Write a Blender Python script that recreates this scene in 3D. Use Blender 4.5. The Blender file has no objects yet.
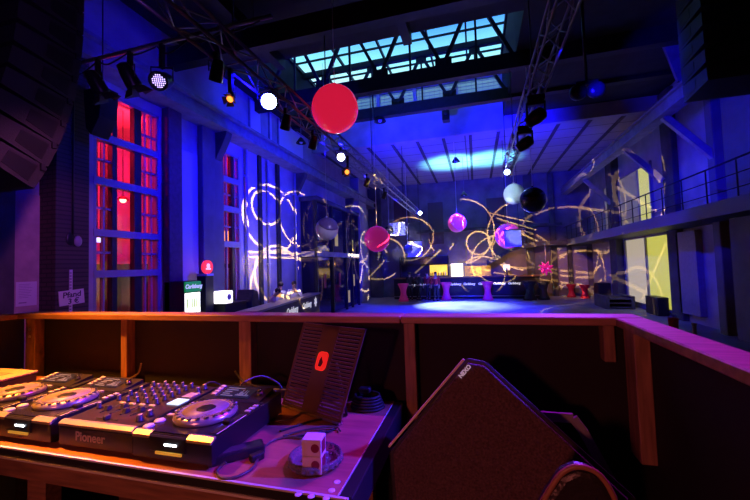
import bpy, bmesh, math, random
from mathutils import Vector, Matrix
random.seed(7)
scn = bpy.context.scene
COL = scn.collection
PI = math.pi

# ------------------------------------------------------------------ camera
F, CX, CY = 360.0, 375.0, 250.0
YAW, PITCH, ROLL = 0.27206, 0.04504, 0.032
CAM = Vector((0, 0, 2.4))
_f = Vector((-math.sin(YAW)*math.cos(PITCH), math.cos(YAW)*math.cos(PITCH), math.sin(PITCH)))
_r0 = Vector((math.cos(YAW), math.sin(YAW), 0)); _u0 = _r0.cross(_f)
_r = _r0*math.cos(ROLL) - _u0*math.sin(ROLL)
_u = _u0*math.cos(ROLL) + _r0*math.sin(ROLL)
cd = bpy.data.cameras.new('camera'); cam = bpy.data.objects.new('camera', cd); COL.objects.link(cam)
cd.sensor_width = 36; cd.lens = F/750*36; cd.clip_start = .02; cd.clip_end = 200
cam.matrix_world = Matrix(((_r.x, _u.x, -_f.x, CAM.x), (_r.y, _u.y, -_f.y, CAM.y), (_r.z, _u.z, -_f.z, CAM.z), (0, 0, 0, 1)))
scn.camera = cam

# ------------------------------------------------------------------ materials
MATS = {}
def mat(name, c=(.5, .5, .5), rough=.5, metal=0.0, emit=None, es=0.0, noise=0.0, scale=8.0, bump=0.0, spec=None, stretch=None, coat=0.0):
    m = bpy.data.materials.new(name); m.use_nodes = True
    nt = m.node_tree; b = nt.nodes['Principled BSDF']
    b.inputs['Base Color'].default_value = (*c, 1)
    b.inputs['Roughness'].default_value = rough
    b.inputs['Metallic'].default_value = metal
    if spec is not None: b.inputs['Specular IOR Level'].default_value = spec
    if coat: b.inputs['Coat Weight'].default_value = coat
    if emit: b.inputs['Emission Color'].default_value = (*emit, 1); b.inputs['Emission Strength'].default_value = es
    if noise or bump:
        tc = nt.nodes.new('ShaderNodeTexCoord'); mp = nt.nodes.new('ShaderNodeMapping')
        nz = nt.nodes.new('ShaderNodeTexNoise'); nz.inputs['Scale'].default_value = scale; nz.inputs['Detail'].default_value = 6
        nt.links.new(tc.outputs['Object'], mp.inputs['Vector']); nt.links.new(mp.outputs['Vector'], nz.inputs['Vector'])
        if stretch: mp.inputs['Scale'].default_value = stretch
        if noise:
            cr = nt.nodes.new('ShaderNodeValToRGB')
            cr.color_ramp.elements[0].position = .3; cr.color_ramp.elements[1].position = .7
            cr.color_ramp.elements[0].color = (*[v*(1-noise) for v in c], 1)
            cr.color_ramp.elements[1].color = (*[min(1, v*(1+noise)) for v in c], 1)
            nt.links.new(nz.outputs['Fac'], cr.inputs['Fac']); nt.links.new(cr.outputs['Color'], b.inputs['Base Color'])
        if bump:
            bp = nt.nodes.new('ShaderNodeBump'); bp.inputs['Strength'].default_value = bump; bp.inputs['Distance'].default_value = .02
            nt.links.new(nz.outputs['Fac'], bp.inputs['Height']); nt.links.new(bp.outputs['Normal'], b.inputs['Normal'])
    MATS[name] = m; return m

def brick_mat(name, c1, c2, mortar, sx=.5, sy=.25, rough=.85, rot=(0, 0, 0)):
    m = bpy.data.materials.new(name); m.use_nodes = True
    nt = m.node_tree; b = nt.nodes['Principled BSDF']; b.inputs['Roughness'].default_value = rough
    tc = nt.nodes.new('ShaderNodeTexCoord'); mp = nt.nodes.new('ShaderNodeMapping'); mp.inputs['Rotation'].default_value = rot
    br = nt.nodes.new('ShaderNodeTexBrick'); br.inputs['Scale'].default_value = 1
    br.inputs['Brick Width'].default_value = sx; br.inputs['Row Height'].default_value = sy; br.inputs['Mortar Size'].default_value = .012
    br.inputs['Color1'].default_value = (*c1, 1); br.inputs['Color2'].default_value = (*c2, 1); br.inputs['Mortar'].default_value = (*mortar, 1)
    nt.links.new(tc.outputs['Object'], mp.inputs['Vector']); nt.links.new(mp.outputs['Vector'], br.inputs['Vector'])
    nt.links.new(br.outputs['Color'], b.inputs['Base Color'])
    return m

def glass_mat(name, tint, gloss=.06, diff=0.0, dcol=(.6, .65, .7)):
    m = bpy.data.materials.new(name); m.use_nodes = True
    nt = m.node_tree; nt.nodes.clear()
    o = nt.nodes.new('ShaderNodeOutputMaterial'); t = nt.nodes.new('ShaderNodeBsdfTransparent'); t.inputs['Color'].default_value = (*tint, 1)
    g = nt.nodes.new('ShaderNodeBsdfGlossy'); g.inputs['Roughness'].default_value = .05
    mx = nt.nodes.new('ShaderNodeMixShader'); mx.inputs[0].default_value = gloss
    nt.links.new(t.outputs[0], mx.inputs[1]); nt.links.new(g.outputs[0], mx.inputs[2])
    last = mx
    if diff:
        d = nt.nodes.new('ShaderNodeBsdfTranslucent'); d.inputs['Color'].default_value = (*dcol, 1)
        m2 = nt.nodes.new('ShaderNodeMixShader'); m2.inputs[0].default_value = diff
        nt.links.new(mx.outputs[0], m2.inputs[1]); nt.links.new(d.outputs[0], m2.inputs[2]); last = m2
    nt.links.new(last.outputs[0], o.inputs['Surface']); return m

def lit_pane(name, c1, c2, strength, scale=14.0, rough=.4):
    """frosted pane with the light of the room behind it: mottled glass that glows"""
    m = mat(name, (.25, .25, .22), rough)
    nt = m.node_tree; b = nt.nodes['Principled BSDF']
    tc = nt.nodes.new('ShaderNodeTexCoord'); v = nt.nodes.new('ShaderNodeTexNoise'); v.inputs['Scale'].default_value = scale; v.inputs['Detail'].default_value = 3
    cr = nt.nodes.new('ShaderNodeValToRGB'); cr.color_ramp.elements[0].position = .35; cr.color_ramp.elements[1].position = .65
    cr.color_ramp.elements[0].color = (*c1, 1); cr.color_ramp.elements[1].color = (*c2, 1)
    nt.links.new(tc.outputs['Object'], v.inputs['Vector']); nt.links.new(v.outputs['Fac'], cr.inputs['Fac'])
    nt.links.new(cr.outputs['Color'], b.inputs['Emission Color']); b.inputs['Emission Strength'].default_value = strength
    return m

black = mat('black_plastic', (.012, .012, .013), .38)
satin = mat('satin_black', (.02, .02, .022), .28)
rubber = mat('black_rubber', (.01, .01, .01), .6)
steel_dark = mat('dark_painted_steel', (.02, .02, .025), .55, .2, noise=.3, scale=5)
steel_blue = mat('grey_painted_steel', (.28, .28, .32), .5, .1, noise=.25, scale=3)
edge_alu = mat('worn_aluminium_edge', (.75, .72, .68), .55, .3)
alu = mat('brushed_aluminium', (.62, .62, .64), .28, 1.0)
truss_m = mat('truss_aluminium', (.30, .30, .33), .4, .6)
chrome = mat('chrome', (.8, .8, .82), .12, 1.0)
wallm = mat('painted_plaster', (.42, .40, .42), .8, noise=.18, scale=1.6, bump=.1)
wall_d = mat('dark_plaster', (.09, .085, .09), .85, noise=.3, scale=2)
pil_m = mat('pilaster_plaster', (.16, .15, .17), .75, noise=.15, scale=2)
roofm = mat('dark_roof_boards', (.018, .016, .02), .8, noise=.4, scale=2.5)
white = mat('white_plastic', (.8, .8, .8), .4)
paper = mat('white_paper', (.75, .72, .72), .8)
ink = mat('dark_ink', (.03, .03, .05), .7)
skin = mat('skin', (.55, .33, .24), .55)
hair_m = mat('dark_hair', (.03, .02, .015), .6)
shirt_w = mat('white_shirt_cloth', (.8, .78, .8), .8)
cloth_d = mat('dark_cloth', (.03, .03, .035), .85)
cloth_r = mat('red_cloth', (.45, .02, .03), .8)
tbl_wood = mat('varnished_table_board', (.38, .13, .10), .45, noise=.22, scale=5, stretch=(1, 9, 1), bump=.04)
tbl_side = mat('table_apron_wood', (.26, .13, .07), .5, noise=.35, scale=6, stretch=(1, 12, 12))
rail_wood = mat('rail_wood', (.38, .19, .15), .42, noise=.3, scale=5, stretch=(1, 8, 8))
post_wood = mat('post_wood', (.30, .16, .10), .5, noise=.35, scale=6, stretch=(8, 8, 1))
panel_m = mat('black_panel_board', (.010, .006, .006), .8, noise=.3, scale=3)
boothfl = mat('black_stage_floor', (.02, .018, .018), .7, noise=.3, scale=5)
grille_m = mat('speaker_grille_foam', (.11, .062, .07), .85, noise=.45, scale=160, bump=.5)
spk_paint = mat('black_textured_paint', (.03, .028, .03), .42, noise=.2, scale=60, bump=.15)
screen_m = mat('projection_cloth', (.78, .78, .8), .7)

# hall floor: dark polished screed, worn in patches
floor_m = mat('polished_screed', (.34, .33, .35), .55, spec=.25, noise=.25, scale=.9, bump=.03)
# far ceiling: boards with seams across
def ceil_mat():
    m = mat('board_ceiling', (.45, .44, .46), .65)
    nt = m.node_tree; b = nt.nodes['Principled BSDF']
    tc = nt.nodes.new('ShaderNodeTexCoord'); mp = nt.nodes.new('ShaderNodeMapping')
    br = nt.nodes.new('ShaderNodeTexBrick'); br.inputs['Scale'].default_value = 1; br.offset = 0
    br.inputs['Brick Width'].default_value = 80; br.inputs['Row Height'].default_value = 1.25; br.inputs['Mortar Size'].default_value = .035
    br.inputs['Color1'].default_value = (.46, .45, .47, 1); br.inputs['Color2'].default_value = (.40, .39, .42, 1); br.inputs['Mortar'].default_value = (.12, .12, .13, 1)
    nt.links.new(tc.outputs['Object'], mp.inputs['Vector']); nt.links.new(mp.outputs['Vector'], br.inputs['Vector'])
    nt.links.new(br.outputs['Color'], b.inputs['Base Color']); return m
ceil_m = ceil_mat()

# ------------------------------------------------------------------ mesh builder
class MB:
    def __init__(s): s.bm = bmesh.new()
    def _xf(s, vs, M):
        if M is not None:
            for v in vs: v.co = M @ v.co
    def box(s, x0, x1, y0, y1, z0, z1, bev=0.0, M=None, seg=1):
        t = bmesh.new()
        vs = [t.verts.new((x, y, z)) for x in (x0, x1) for y in (y0, y1) for z in (z0, z1)]
        for f in ((0, 1, 3, 2), (4, 6, 7, 5), (0, 4, 5, 1), (2, 3, 7, 6), (0, 2, 6, 4), (1, 5, 7, 3)): t.faces.new([vs[i] for i in f])
        bmesh.ops.recalc_face_normals(t, faces=t.faces)
        if bev: bmesh.ops.bevel(t, geom=list(t.edges), offset=bev, segments=seg, affect='EDGES', profile=.5)
        s._merge(t, M); return s
    def _merge(s, t, M=None):
        t.verts.ensure_lookup_table(); mp = {}
        for v in t.verts: mp[v] = s.bm.verts.new(M @ v.co if M is not None else v.co)
        for f in t.faces:
            try: nf = s.bm.faces.new([mp[v] for v in f.verts]); nf.smooth = f.smooth
            except ValueError: pass
        t.free()
    def cyl(s, p, q, r, r2=None, n=16, cap=True, smooth=True):
        p, q = Vector(p), Vector(q); r2 = r if r2 is None else r2
        d = q-p; L = d.length
        if L < 1e-6: return s
        z = d/L; x = z.orthogonal().normalized(); y = z.cross(x)
        a = [s.bm.verts.new(p+(x*math.cos(2*PI*i/n)+y*math.sin(2*PI*i/n))*r) for i in range(n)]
        b = [s.bm.verts.new(q+(x*math.cos(2*PI*i/n)+y*math.sin(2*PI*i/n))*r2) for i in range(n)]
        for i in range(n):
            f = s.bm.faces.new((a[i], a[(i+1) % n], b[(i+1) % n], b[i])); f.smooth = smooth
        if cap: s.bm.faces.new(a[::-1]); s.bm.faces.new(b)
        return s
    def bar(s, p, q, w, h, up=(0, 0, 1)):
        p, q = Vector(p), Vector(q); d = (q-p).normalized(); u = Vector(up)
        x = d.cross(u)
        if x.length < 1e-4: x = d.orthogonal()
        x.normalize(); y = x.cross(d).normalized()
        cs = [x*(a*w/2)+y*(b*h/2) for a, b in ((-1, -1), (1, -1), (1, 1), (-1, 1))]
        A = [s.bm.verts.new(p+c) for c in cs]; B = [s.bm.verts.new(q+c) for c in cs]
        for i in range(4): s.bm.faces.new((A[i], A[(i+1) % 4], B[(i+1) % 4], B[i]))
        s.bm.faces.new(A[::-1]); s.bm.faces.new(B); return s
    def tube(s, pts, r, n=8):
        pts = [Vector(p) for p in pts]; rings = []
        prev = None
        for i, p in enumerate(pts):
            d = (pts[min(i+1, len(pts)-1)]-pts[max(i-1, 0)]).normalized()
            x = d.orthogonal().normalized() if prev is None else (prev - d*prev.dot(d))
            if x.length < 1e-4: x = d.orthogonal()
            x.normalize(); prev = x; y = d.cross(x)
            rr = r[i] if isinstance(r, (list, tuple)) else r
            rings.append([s.bm.verts.new(p+(x*math.cos(2*PI*k/n)+y*math.sin(2*PI*k/n))*rr) for k in range(n)])
        for a, b in zip(rings, rings[1:]):
            for k in range(n):
                f = s.bm.faces.new((a[k], a[(k+1) % n], b[(k+1) % n], b[k])); f.smooth = True
        s.bm.faces.new(rings[0][::-1]); s.bm.faces.new(rings[-1]); return s
    def lathe(s, prof, n=32, M=None, closed=False):
        rings = []
        for r, z in prof:
            rings.append([s.bm.verts.new((r*math.cos(2*PI*k/n), r*math.sin(2*PI*k/n), z)) for k in range(n)])
        if M is not None:
            for rg in rings: s._xf(rg, M)
        prs = list(zip(rings, rings[1:])) + ([(rings[-1], rings[0])] if closed else [])
        for a, b in prs:
            for k in range(n):
                f = s.bm.faces.new((a[k], a[(k+1) % n], b[(k+1) % n], b[k])); f.smooth = True
        if not closed:
            if prof[0][0] > 1e-5: s.bm.faces.new(rings[0][::-1])
            if prof[-1][0] > 1e-5: s.bm.faces.new(rings[-1])
        return s
    def sphere(s, c, r, nu=24, nv=16, sc=(1, 1, 1)):
        t = bmesh.new(); bmesh.ops.create_uvsphere(t, u_segments=nu, v_segments=nv, radius=r)
        for f in t.faces: f.smooth = True
        for v in t.verts: v.co = Vector((v.co.x*sc[0]+c[0], v.co.y*sc[1]+c[1], v.co.z*sc[2]+c[2]))
        s._merge(t); return s
    def prism(s, poly, d0, d1, M=None, bev=0.0):
        """poly: 2-D outline in local x,y; extruded from local z=d0 to d1; M places it"""
        t = bmesh.new(); a = [t.verts.new((x, y, d0)) for x, y in poly]; b = [t.verts.new((x, y, d1)) for x, y in poly]
        n = len(poly)
        for i in range(n): t.faces.new((a[i], a[(i+1) % n], b[(i+1) % n], b[i]))
        t.faces.new(a[::-1]); t.faces.new(b)
        bmesh.ops.recalc_face_normals(t, faces=t.faces)
        if bev: bmesh.ops.bevel(t, geom=[e for e in t.edges], offset=bev, segments=2, affect='EDGES', profile=.5)
        s._merge(t, M); return s

def taper_prism(mb, poly, depth, k, c, M, bev=0.0):
    """cabinet narrowing to the rear: poly at local z=0, shrunk by k about c at z=-depth"""
    t = bmesh.new(); a = [t.verts.new((c[0]+(x-c[0])*k, c[1]+(y-c[1])*k, -depth)) for x, y in poly]; b = [t.verts.new((x, y, 0)) for x, y in poly]
    n = len(poly)
    for i in range(n): t.faces.new((a[i], a[(i+1) % n], b[(i+1) % n], b[i]))
    t.faces.new(a[::-1]); t.faces.new(b)
    bmesh.ops.recalc_face_normals(t, faces=t.faces)
    if bev: bmesh.ops.bevel(t, geom=list(t.edges), offset=bev, segments=2, affect='EDGES', profile=.5)
    mb._merge(t, M)
def obj(name, mb, m, parent=None, local=False, fix=True):
    """link a builder as ONE mesh object; coordinates are world unless local=True"""
    bm = mb.bm
    if fix: bmesh.ops.recalc_face_normals(bm, faces=bm.faces)
    if parent is not None and not local:
        off = Vector((0, 0, 0)); p = parent
        while p is not None: off += p.location; p = p.parent
        for v in bm.verts: v.co -= off
    if parent is None and not local and len(bm.verts):
        lo = Vector([min(v.co[i] for v in bm.verts) for i in range(3)]); hi = Vector([max(v.co[i] for v in bm.verts) for i in range(3)])
        org = Vector(((lo.x+hi.x)/2, (lo.y+hi.y)/2, lo.z))
        for v in bm.verts: v.co -= org
    else: org = Vector((0, 0, 0))
    me = bpy.data.meshes.new(name); bm.to_mesh(me); bm.free()
    o = bpy.data.objects.new(name, me); COL.objects.link(o); me.materials.append(m)
    o.location = org
    if parent is not None: o.parent = parent
    return o
def thing(name, label, cat, loc=(0, 0, 0), rz=0.0, group=None):
    o = bpy.data.objects.new(name, None); COL.objects.link(o); o.empty_display_size = .1
    o.location = loc; o.rotation_euler = (0, 0, rz); o['label'] = label; o['category'] = cat
    if group: o['group'] = group
    return o
def tag(o, label, cat, group=None):
    o['label'] = label; o['category'] = cat
    if group: o['group'] = group
    return o
def struct(name, mb, m, parent=None, label=None, cat=None):
    o = obj(name, mb, m, parent)
    if parent is None:
        o['kind'] = 'structure'
        o['label'] = label or name.replace('_', ' '); o['category'] = cat or name.split('_')[0]
    return o
def dup(root, loc, rz=None, label=None):
    r = root.copy(); COL.objects.link(r); r.location = loc
    if rz is not None: r.rotation_euler = (0, 0, rz)
    if label: r['label'] = label
    for ch in root.children:
        c = ch.copy(); COL.objects.link(c); c.parent = r
        for g in ch.children:
            d = g.copy(); COL.objects.link(d); d.parent = c
    return r
def text_mesh(s, size, depth=.0008, M=None, name='lettering', m=None, parent=None, shear=0.0, bold=0.0, align='CENTER'):
    cu = bpy.data.curves.new('t', 'FONT'); cu.body = s; cu.size = size; cu.extrude = depth; cu.align_x = align; cu.align_y = 'CENTER'
    cu.shear = shear; cu.offset = bold; cu.resolution_u = 3
    to = bpy.data.objects.new('t', cu); COL.objects.link(to)
    dg = bpy.context.evaluated_depsgraph_get(); dg.update()
    me = bpy.data.meshes.new_from_object(to.evaluated_get(dg))
    bpy.data.objects.remove(to); me.name = name; me.materials.clear(); me.materials.append(m)
    if M is not None: me.transform(M)
    if parent is not None:
        off = Vector((0, 0, 0)); p = parent
        while p is not None: off += p.location; p = p.parent
        me.transform(Matrix.Translation(-off))
    o = bpy.data.objects.new(name, me); COL.objects.link(o)
    if parent is not None: o.parent = parent
    return o
def frame(origin, xdir, ydir):
    x = Vector(xdir).normalized(); y = Vector(ydir); y = (y-x*y.dot(x)).normalized(); z = x.cross(y)
    o = Vector(origin)
    return Matrix(((x.x, y.x, z.x, o.x), (x.y, y.y, z.y, o.y), (x.z, y.z, z.z, o.z), (0, 0, 0, 1)))
def smooth_path(pts, n=8):
    P = [Vector(p) for p in pts]; out = []
    for i in range(len(P)-1):
        a, b, c, d = P[max(i-1, 0)], P[i], P[i+1], P[min(i+2, len(P)-1)]
        for k in range(n):
            t = k/n
            out.append(.5*((2*b)+(c-a)*t+(2*a-5*b+4*c-d)*t*t+(3*b-a-3*c+d)*t**3))
    out.append(P[-1]); return out

#PART2
# ================================================================== THE SETTING
XL, XR, YB = -8.0, 7.5, 27.0
struct('floor', MB().box(-13, 8.2, -3.2, YB+.4, -.2, 0), floor_m, label='polished grey hall floor under blue light', cat='floor')
struct('floor_booth', MB().box(-4.6, 2.4, -2.6, 1.74, 0.0, .9), boothfl, label='raised black platform floor inside the booth', cat='floor')
# --- left wall with window openings, built around them
wl = MB()
Z7 = 8.9
W1 = (5.88, 7.60, .25, 6.6); W2 = (10.05, 10.98, .25, 6.45)
def wall_y(mb, x0, x1, spans, y0, y1, z0, z1):
    """wall running along y with openings (ya, yb, za, zb)"""
    cur = y0
    for ya, yb, za, zb in spans:
        mb.box(x0, x1, cur, ya, z0, z1)
        if za > z0: mb.box(x0, x1, ya, yb, z0, za)
        if zb < z1: mb.box(x0, x1, ya, yb, zb, z1)
        cur = yb
    mb.box(x0, x1, cur, y1, z0, z1)
wall_y(wl, XL-.4, XL, [W1, W2], -3, YB+.4, 0, 11.8)
struct('wall_left', wl, wallm, label='long plastered hall wall on the left', cat='wall')
wr = MB()
wall_y(wr, XR, XR+.4, [(17.1, 21.6, .15, 3.4)], -3, YB+.4, 0, 11.8)
struct('wall_right', wr, wallm, label='long plastered hall wall on the right behind the gallery', cat='wall')
struct('wall_back', MB().box(XL, XR, YB, YB+.4, 0, 11.8), mat('far_wall_plaster', (.20, .17, .20), .8, noise=.3, scale=1.2), label='far end wall of the hall behind the bar', cat='wall')
struct('wall_front', MB().box(XL-.4, XR+.4, -3.4, -3, 0, 11.8), wall_d, label='wall behind the booth', cat='wall')
# --- near roof: dark soffit with the lantern opening, lantern walls, glazing; far lower ceiling
LX0, LX1, LY0, LY1, LZ = -7.45, 1.5, 9.95, 17.0, 11.55
so = MB()
so.box(XL, XR, -3, LY0, 9.0, 9.25); so.box(XL, LX0, LY0, 17, 9.0, 9.25); so.box(LX1, XR, LY0, 17, 9.0, 9.25)
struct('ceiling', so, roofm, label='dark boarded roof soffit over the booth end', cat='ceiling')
lw = MB()
lw.box(LX0-.15, LX0, LY0, LY1, 9.25, LZ); lw.box(LX1, LX1+.15, LY0, LY1, 9.25, LZ); lw.box(LX0-.15, LX1+.15, LY0-.15, LY0, 9.25, LZ)
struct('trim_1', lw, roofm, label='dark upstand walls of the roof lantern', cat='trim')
dw = MB()
dw.box(XL, XR, 17.0, 17.25, 8.4, 9.85); dw.box(XL, LX0, 17, 17.25, 9.85, LZ); dw.box(LX1+.8, XR, 17, 17.25, 9.85, LZ); dw.box(LX0, LX1+.8, 17, 17.25, 10.95, LZ)
for x in (-6.2, -4.35, -2.5, -.55, 1.5): dw.box(x-.08, x+.08, 17, 17.25, 9.85, 10.95)
struct('wall_downstand', dw, wallm, label='blue lit downstand wall between high roof and low ceiling', cat='wall')
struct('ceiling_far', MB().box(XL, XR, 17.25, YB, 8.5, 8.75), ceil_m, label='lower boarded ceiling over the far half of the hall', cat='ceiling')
rb = thing('ceiling_rib', 'row of dark ribs running along the far ceiling', 'ceiling rib', (0, 17.3, 8.5)); rb['kind'] = 'structure'
for k in range(-6, 6): obj('rib', MB().box(k*1.27-.075, k*1.27+.075, 17.26, YB-.01, 8.45, 8.499), wall_d, rb)
seams = MB()
# roof glazing over the lantern: bars across, panes of clear glass
gz = MB(); gz.box(LX0, LX1, LY0, LY1, LZ+.06, LZ+.075)
gob = struct('window_1', gz, glass_mat('roof_glass', (.95, .98, 1.0), .05), label='glazed roof lantern letting in cyan sky', cat='window')
gb = MB()
for y in [LY0+.05+i*.86 for i in range(9)]: gb.box(LX0, LX1, y-.025, y+.025, LZ-.03, LZ+.05)
for x in (-7.4, -5.4, -3.5, -1.5, .0, 1.46): gb.box(x-.035, x+.035, LY0, LY1, LZ-.1, LZ+.055)
obj('glazing_bar', gb, steel_dark, gob)
ms = MB(); ms.box(LX0, LX1+.8, 17.1, 17.12, 9.85, 10.95)
mesh_glass = glass_mat('wired_glass', (.8, .85, .9), .05, .55, (.75, .8, .85))
g2 = struct('window_2', ms, mesh_glass, label='grey wired glass strip in the downstand wall', cat='window')
wb = MB()
for i in range(7): wb.box(LX0, LX1+.8, 17.06, 17.09, 9.85+i*.16, 9.87+i*.16)
for i in range(40):
    x = LX0+i*.245; wb.box(x, x+.015, 17.06, 17.09, 9.85, 10.95)
obj('wire_mesh', wb, steel_blue, g2)
# upper windows over the crane beam on the left (clerestory) as pale blinds
def roofed_back():
    bk = MB(); bk.box(LX0-.3, LX1+1.2, 18.2, 18.3, 8.8, 12.0)
# --- crane beams (ledges) both sides
cb = MB()
cb.box(XL, -7.45, 3, YB, 6.95, 7.25); cb.box(XL, -7.3, 3, YB, 7.25, 7.33); cb.box(XL, -7.35, 3, YB, 6.85, 6.95)
struct('trim_2', cb, steel_blue, label='steel crane beam along the left wall above the windows', cat='beam')
cb = MB()
cb.box(5.85, 6.0, 3, YB, 6.9, 7.25); cb.box(5.75, 6.15, 3, YB, 7.25, 7.32); cb.box(5.75, 6.15, 3, YB, 6.84, 6.9)
struct('trim_3', cb, steel_blue, label='steel crane beam along the right side above the gallery', cat='beam')
# --- pilasters on the left wall
def pil(n, y0, y1, x1, m, z1=6.85, lab=''):
    return struct('trim_%d' % n, MB().box(XL, x1, y0, y1, 0, z1, .02), m, label=lab, cat='pilaster')
pil(4, 7.66, 8.12, -7.75, mat('mauve_plaster', (.12, .06, .08), .8, noise=.2), lab='mauve pilaster right of the tall red window')
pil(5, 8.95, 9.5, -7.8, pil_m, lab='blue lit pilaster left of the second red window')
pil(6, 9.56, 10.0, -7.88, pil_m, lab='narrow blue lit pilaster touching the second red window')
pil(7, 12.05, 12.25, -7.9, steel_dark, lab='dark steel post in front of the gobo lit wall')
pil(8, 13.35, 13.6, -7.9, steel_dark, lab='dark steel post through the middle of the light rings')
pil(9, 22.9, 24.6, -7.4, wallm, 8.4, lab='bright blue lit pier near the far left corner')
nm = mat('niche_paint', (.5, .5, .55), .6)
struct('trim_10', MB().box(XL, -7.93, 8.2, 8.9, .2, 5.9, .01), nm, label='pale rounded recess panel beside the mauve pilaster', cat='panel')
brickm = brick_mat('dark_brick', (.085, .06, .06), (.06, .045, .05), (.03, .03, .03), .26, .085, rot=(PI/2, 0, 0))
struct('trim_11', MB().box(XL, -7.55, 4.86, 5.47, 0, 6.85, .01), brickm, label='dark brick pier left of the tall red window', cat='pier')
struct('trim_12', MB().box(XL, -7.97, 4.46, 4.86, 0, 3.95), mat('bare_render', (.5, .36, .32), .85, noise=.2, scale=3), label='bare rendered wall patch beside the brick pier', cat='wall')
struct('trim_13', MB().box(XL, -7.9, 2.0, 4.44, 0, 6.85), wall_d, label='dark wall cladding left of the rendered patch', cat='wall')
for i, (y, lab) in enumerate(((11.25, 'pale downpipe left of the light rings'), (12.65, 'pale downpipe inside the small light ring'), (14.9, 'pale downpipe right of the light rings'))):
    dp = MB(); dp.cyl((-7.9, y, .2), (-7.9, y, 6.8), .05, n=12)
    for z in (1.0, 2.6, 4.2, 5.8): dp.box(-8, -7.84, y-.07, y+.07, z, z+.05)
    struct('trim_%d' % (41+i), dp, nm, label=lab, cat='downpipe')
for i, (y, lab) in enumerate(((9.75, 'dark corbel under the left crane beam by the second red window'), (15.2, 'dark corbel under the left crane beam above the glazed cabin'), (22.0, 'dark corbel under the left crane beam near the far end'))):
    struct('trim_%d' % (44+i), MB().prism([(0, 0), (.55, 0), (.5, -.18), (.08, -.95), (0, -1.0)], -.14, .14, frame((-8, y, 6.85), (1, 0, 0), (0, 0, 1)), .01), wall_d, label=lab, cat='corbel')
# --- the adjoining red room behind the left windows
rw = MB(); rw.box(-12.6, -12.4, 3.2, 17, 0, 7.4); rw.box(-12.4, XL-.4, 3.0, 3.2, 0, 7.4); rw.box(-12.4, XL-.4, 17, 17.2, 0, 7.4); rw.box(-12.6, XL-.4, 3, 17.2, 7.2, 7.4)
struct('wall_adjoining', rw, mat('pale_plaster', (.7, .62, .62), .8, noise=.06, scale=1), label='plaster walls of the red lit room beyond the windows', cat='wall')
rp = thing('room_post', 'dark posts and gallery edge of the red lit room beyond the windows', 'structure', (-10.5, 6, 0)); rp['kind'] = 'structure'
rp.name = 'trim_14'
obj('post', MB().box(-10.7, -10.5, 8.05, 8.3, 0, 7.2), wall_d, rp); obj('post', MB().box(-10.7, -10.5, 10.0, 10.2, 0, 7.2), wall_d, rp)
obj('gallery_edge', MB().box(-12.4, -11.6, 3.2, 17, 2.55, 2.75), wall_d, rp)
# windows on the left: frames with transoms and glass
frame_m = mat('window_frame_paint', (.30, .30, .34), .45)
def left_window(n, y0, y1, z0, z1, vs, hs, thin_v, thin_h, lab):
    fr = MB()
    mu = MB()
    for (y, w) in vs: mu.box(XL-.16, XL-.02, y-w/2, y+w/2, z0, z1)
    for (z, w) in hs: fr.box(XL-.15, XL+.02, y0, y1, z-w/2, z+w/2)
    fr.box(XL-.16, XL-.0, y0, y0+.07, z0, z1); fr.box(XL-.16, XL-.0, y1-.07, y1, z0, z1); fr.box(XL-.16, XL, y0, y1, z1-.08, z1); fr.box(XL-.16, XL+.04, y0, y1, z0-.05, z0+.08)
    w = struct('window_%d' % n, fr, frame_m, label=lab, cat='window')
    obj('mullion', mu, steel_dark, w)
    th = MB()
    for y in thin_v: th.box(XL-.13, XL-.06, y-.02, y+.02, z0, z1)
    for (z, ya, yb) in thin_h: th.box(XL-.13, XL-.06, ya, yb, z-.025, z+.025)
    obj('glazing_bar', th, frame_m, w)
    obj('pane', MB().box(XL-.11, XL-.1, y0+.02, y1-.02, z0, z1), glass_mat('pane_glass', (.9, .85, .88), .06), w)
    return w
left_window(3, *W1, [(6.38, .12), (6.98, .2)], [(5.52, .17), (4.5, .17), (3.34, .16), (2.42, .16)], [6.16, 7.22, 7.40],
            [(z, a, b) for z in (5.95, 5.0, 3.9, 2.9) for a, b in ((5.9, 6.34), (7.0, 7.55))], 'tall steel window of many panes glowing red on the left')
left_window(4, *W2, [(10.62, .12)], [(5.5, .2), (4.5, .2), (3.3, .2)], [10.35, 10.8], [(z, 10.1, 10.9) for z in (5.0, 3.9)], 'narrower steel window glowing red behind the light rings')
# clerestory windows above the beam
for i, (a, b) in enumerate(((11.55, 12.3), (12.9, 13.1), (13.6, 15.9))):
    w = struct('window_%d' % (5+i), MB().box(XL, XL+.06, a, b, 7.45, 8.9), steel_blue, label=('small pale clerestory window', 'slim clerestory strip', 'broad pale clerestory window')[i]+' above the left crane beam', cat='window')
    obj('pane', MB().box(XL+.05, XL+.075, a+.05, b-.05, 7.5, 8.85), mat('pale_blind', (.75, .72, .78), .6), w)
# --- right side: pillars, lit windows, gallery
for i, (y0, y1, x0, lab) in enumerate(((21.75, 22.7, 7.15, 'dark pier left of the yellow lit window'), (16.0, 16.8, 7.3, 'dark pier right of the yellow lit window'), (13.2, 13.55, 7.1, 'slim pier on the right wall near the booth'), (11.4, 12.6, 7.0, 'broad pier on the right wall beside the crane bracket'))):
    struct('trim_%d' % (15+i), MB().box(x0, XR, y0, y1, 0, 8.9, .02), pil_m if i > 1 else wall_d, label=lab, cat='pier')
struct('trim_19', MB().box(7.3, XR, 14.9, 16.15, .3, 3.3, .01), mat('blue_grey_door', (.25, .25, .33), .5, noise=.1), label='flat blue grey panel on the right wall below the gallery', cat='panel')
sl = MB()
for i in range(24): sl.box(7.32, 7.5, 8.0+i*.22, 8.12+i*.22, .1, 3.3)
struct('trim_20', sl, wall_d, label='dark vertical cladding slats low on the right wall', cat='cladding')
pane_y = lit_pane('yellow_lit_glass', (.40, .38, .02), (.62, .6, .10), 1.0, 26)
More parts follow.
